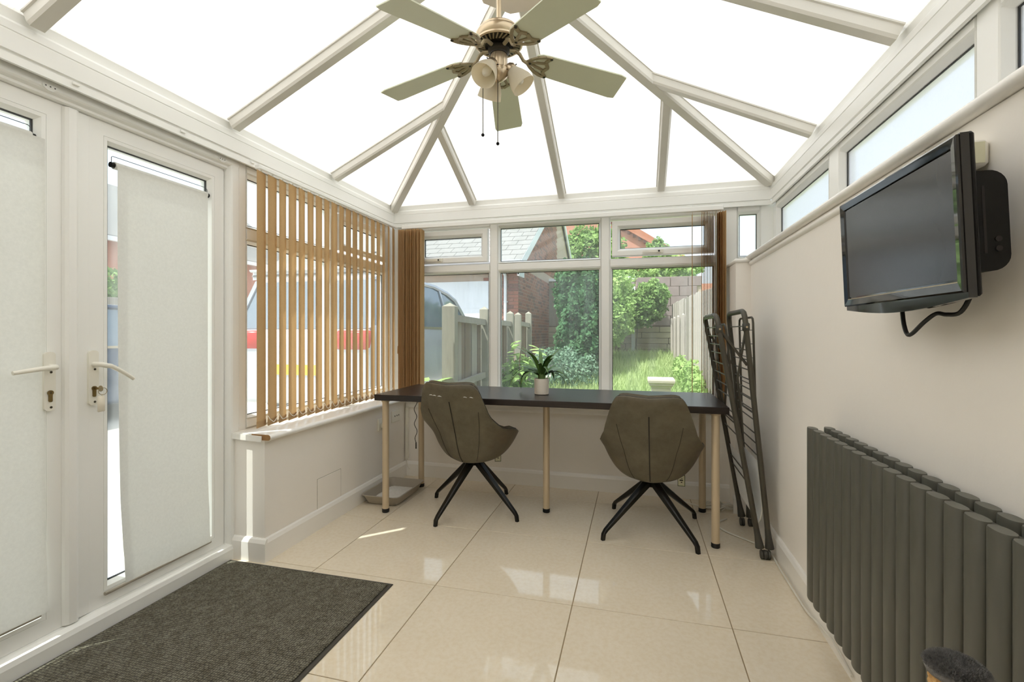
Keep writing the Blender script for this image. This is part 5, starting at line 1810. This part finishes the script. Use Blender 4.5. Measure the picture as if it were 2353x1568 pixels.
# ---- stone pedestal
pd = thing('stone_pedestal', 'short pale stone garden pedestal with moulded square top', 'pedestal', (.29, 5.86, gz(0, 5.86)))
def sq(mb, prof):
    V = []; F = []
    for h, z in prof: V += [(-h, -h, z), (h, -h, z), (h, h, z), (-h, h, z)]
    for i in range(len(prof) - 1):
        for q_ in range(4):
            F.append((i * 4 + q_, i * 4 + (q_ + 1) % 4, i * 4 + 4 + (q_ + 1) % 4, i * 4 + 4 + q_))
    F += [(3, 2, 1, 0), tuple(4 * (len(prof) - 1) + q_ for q_ in range(4))]
    return mb.add(V, F)
sq(MB(), [(.15, 0), (.15, .06), (.115, .09), (.105, .45)]).build('shaft', 'stone', pd)
sq(MB(), [(.11, .45), (.115, .47), (.135, .485), (.135, .50), (.148, .515), (.152, .54), (.146, .56)]).build('cap_stone', 'stone', pd)

# ---- far houses
fh = thing('brick_house', 'pink brick house with a tiled verge beyond the garden', 'house', (-4.0, 26, .5))
MB().prism([(-9, 0), (6.2, 0), (6.2, 4.55), (-1.0, 9.1), (-9, 4.0)], lambda u, v, d: (u, d, v), 0, 6).build('house_wall', 'far_brick', fh)
MB().prism([(-1.3, 9.15), (6.6, 4.15), (6.7, 4.40), (-1.0, 9.55)], lambda u, v, d: (u, d, v), -.25, 6).build('house_roof', 'clay_tile', fh)
for k in range(26):
    f = k / 25
    MB().box(-.9 + 7.0 * f, -.75 + 7.0 * f, -.12, .02, 8.72 - 4.45 * f, 8.90 - 4.45 * f).build('dentil', 'brick_dark', fh)
h2 = thing('bungalow', 'low clay-roofed house just above the end of the garden', 'house', (4.5, 38, .5))
MB().box(-6, 6, 0, 6, 0, 3.2).build('house_wall', 'far_brick', h2)
MB().prism([(-.4, 3.1), (6.4, 3.1), (3, 4.6)], lambda u, v, d: (d, u, v), -6, 6).build('house_roof', 'clay_tile', h2)
h3 = thing('neighbour_house', 'brick house with grey roof beyond the driveway, seen past the door blind', 'house', (-17, 13, 0))
MB().box(-5, 0, -7, 7, 0, 4.3).build('house_wall', 'far_brick', h3)
MB().prism([(.5, 4.15), (-2.5, 6.6), (-5.5, 4.15), (-5.5, 4.3), (-2.5, 6.8), (.5, 4.3)], lambda u, v, d: (u, d, v), -7.3, 7.3).build('house_roof', 'roof_tile', h3)
MB().box(.45, .6, -7.3, 7.3, 4.1, 4.25).build('house_gutter', 'white_paint', h3)
for y in (-5, -1.5, 2.0, 5.5):
    wf_ = MB().box(-.02, .03, y - .7, y + .7, 1.0, 2.3).build('house_window', 'white_paint', h3)
    MB().box(.03, .035, y - .62, y + .62, 1.08, 2.22).build('pane', 'car_glass', wf_)
nf2 = thing('neighbour_fence', 'grey board fence beyond the driveway cars', 'fence', (-10.6, 7.5, .1))
for k in range(40):
    MB().rbox(-.01, .01, -.06, .06, -.1, 1.75, .003).build('board', 'wood_grey', nf2, loc=(0, -3.0 + k * .128, 0))
MB().box(-.05, -.012, -3.1, 2.2, .4, .5).build('rail', 'wood_grey', nf2)
shrub('neighbour_hedge', 'green hedge above the grey fence across the driveway', 'hedge', (-12.0, 8.5, 0), [((-12.0, 7.0, 1.9), (.8, 1.6, .9), 2), ((-12.1, 10.0, 2.0), (.8, 1.8, 1.0), 2)], 6000, .12, 'leaf_mid')
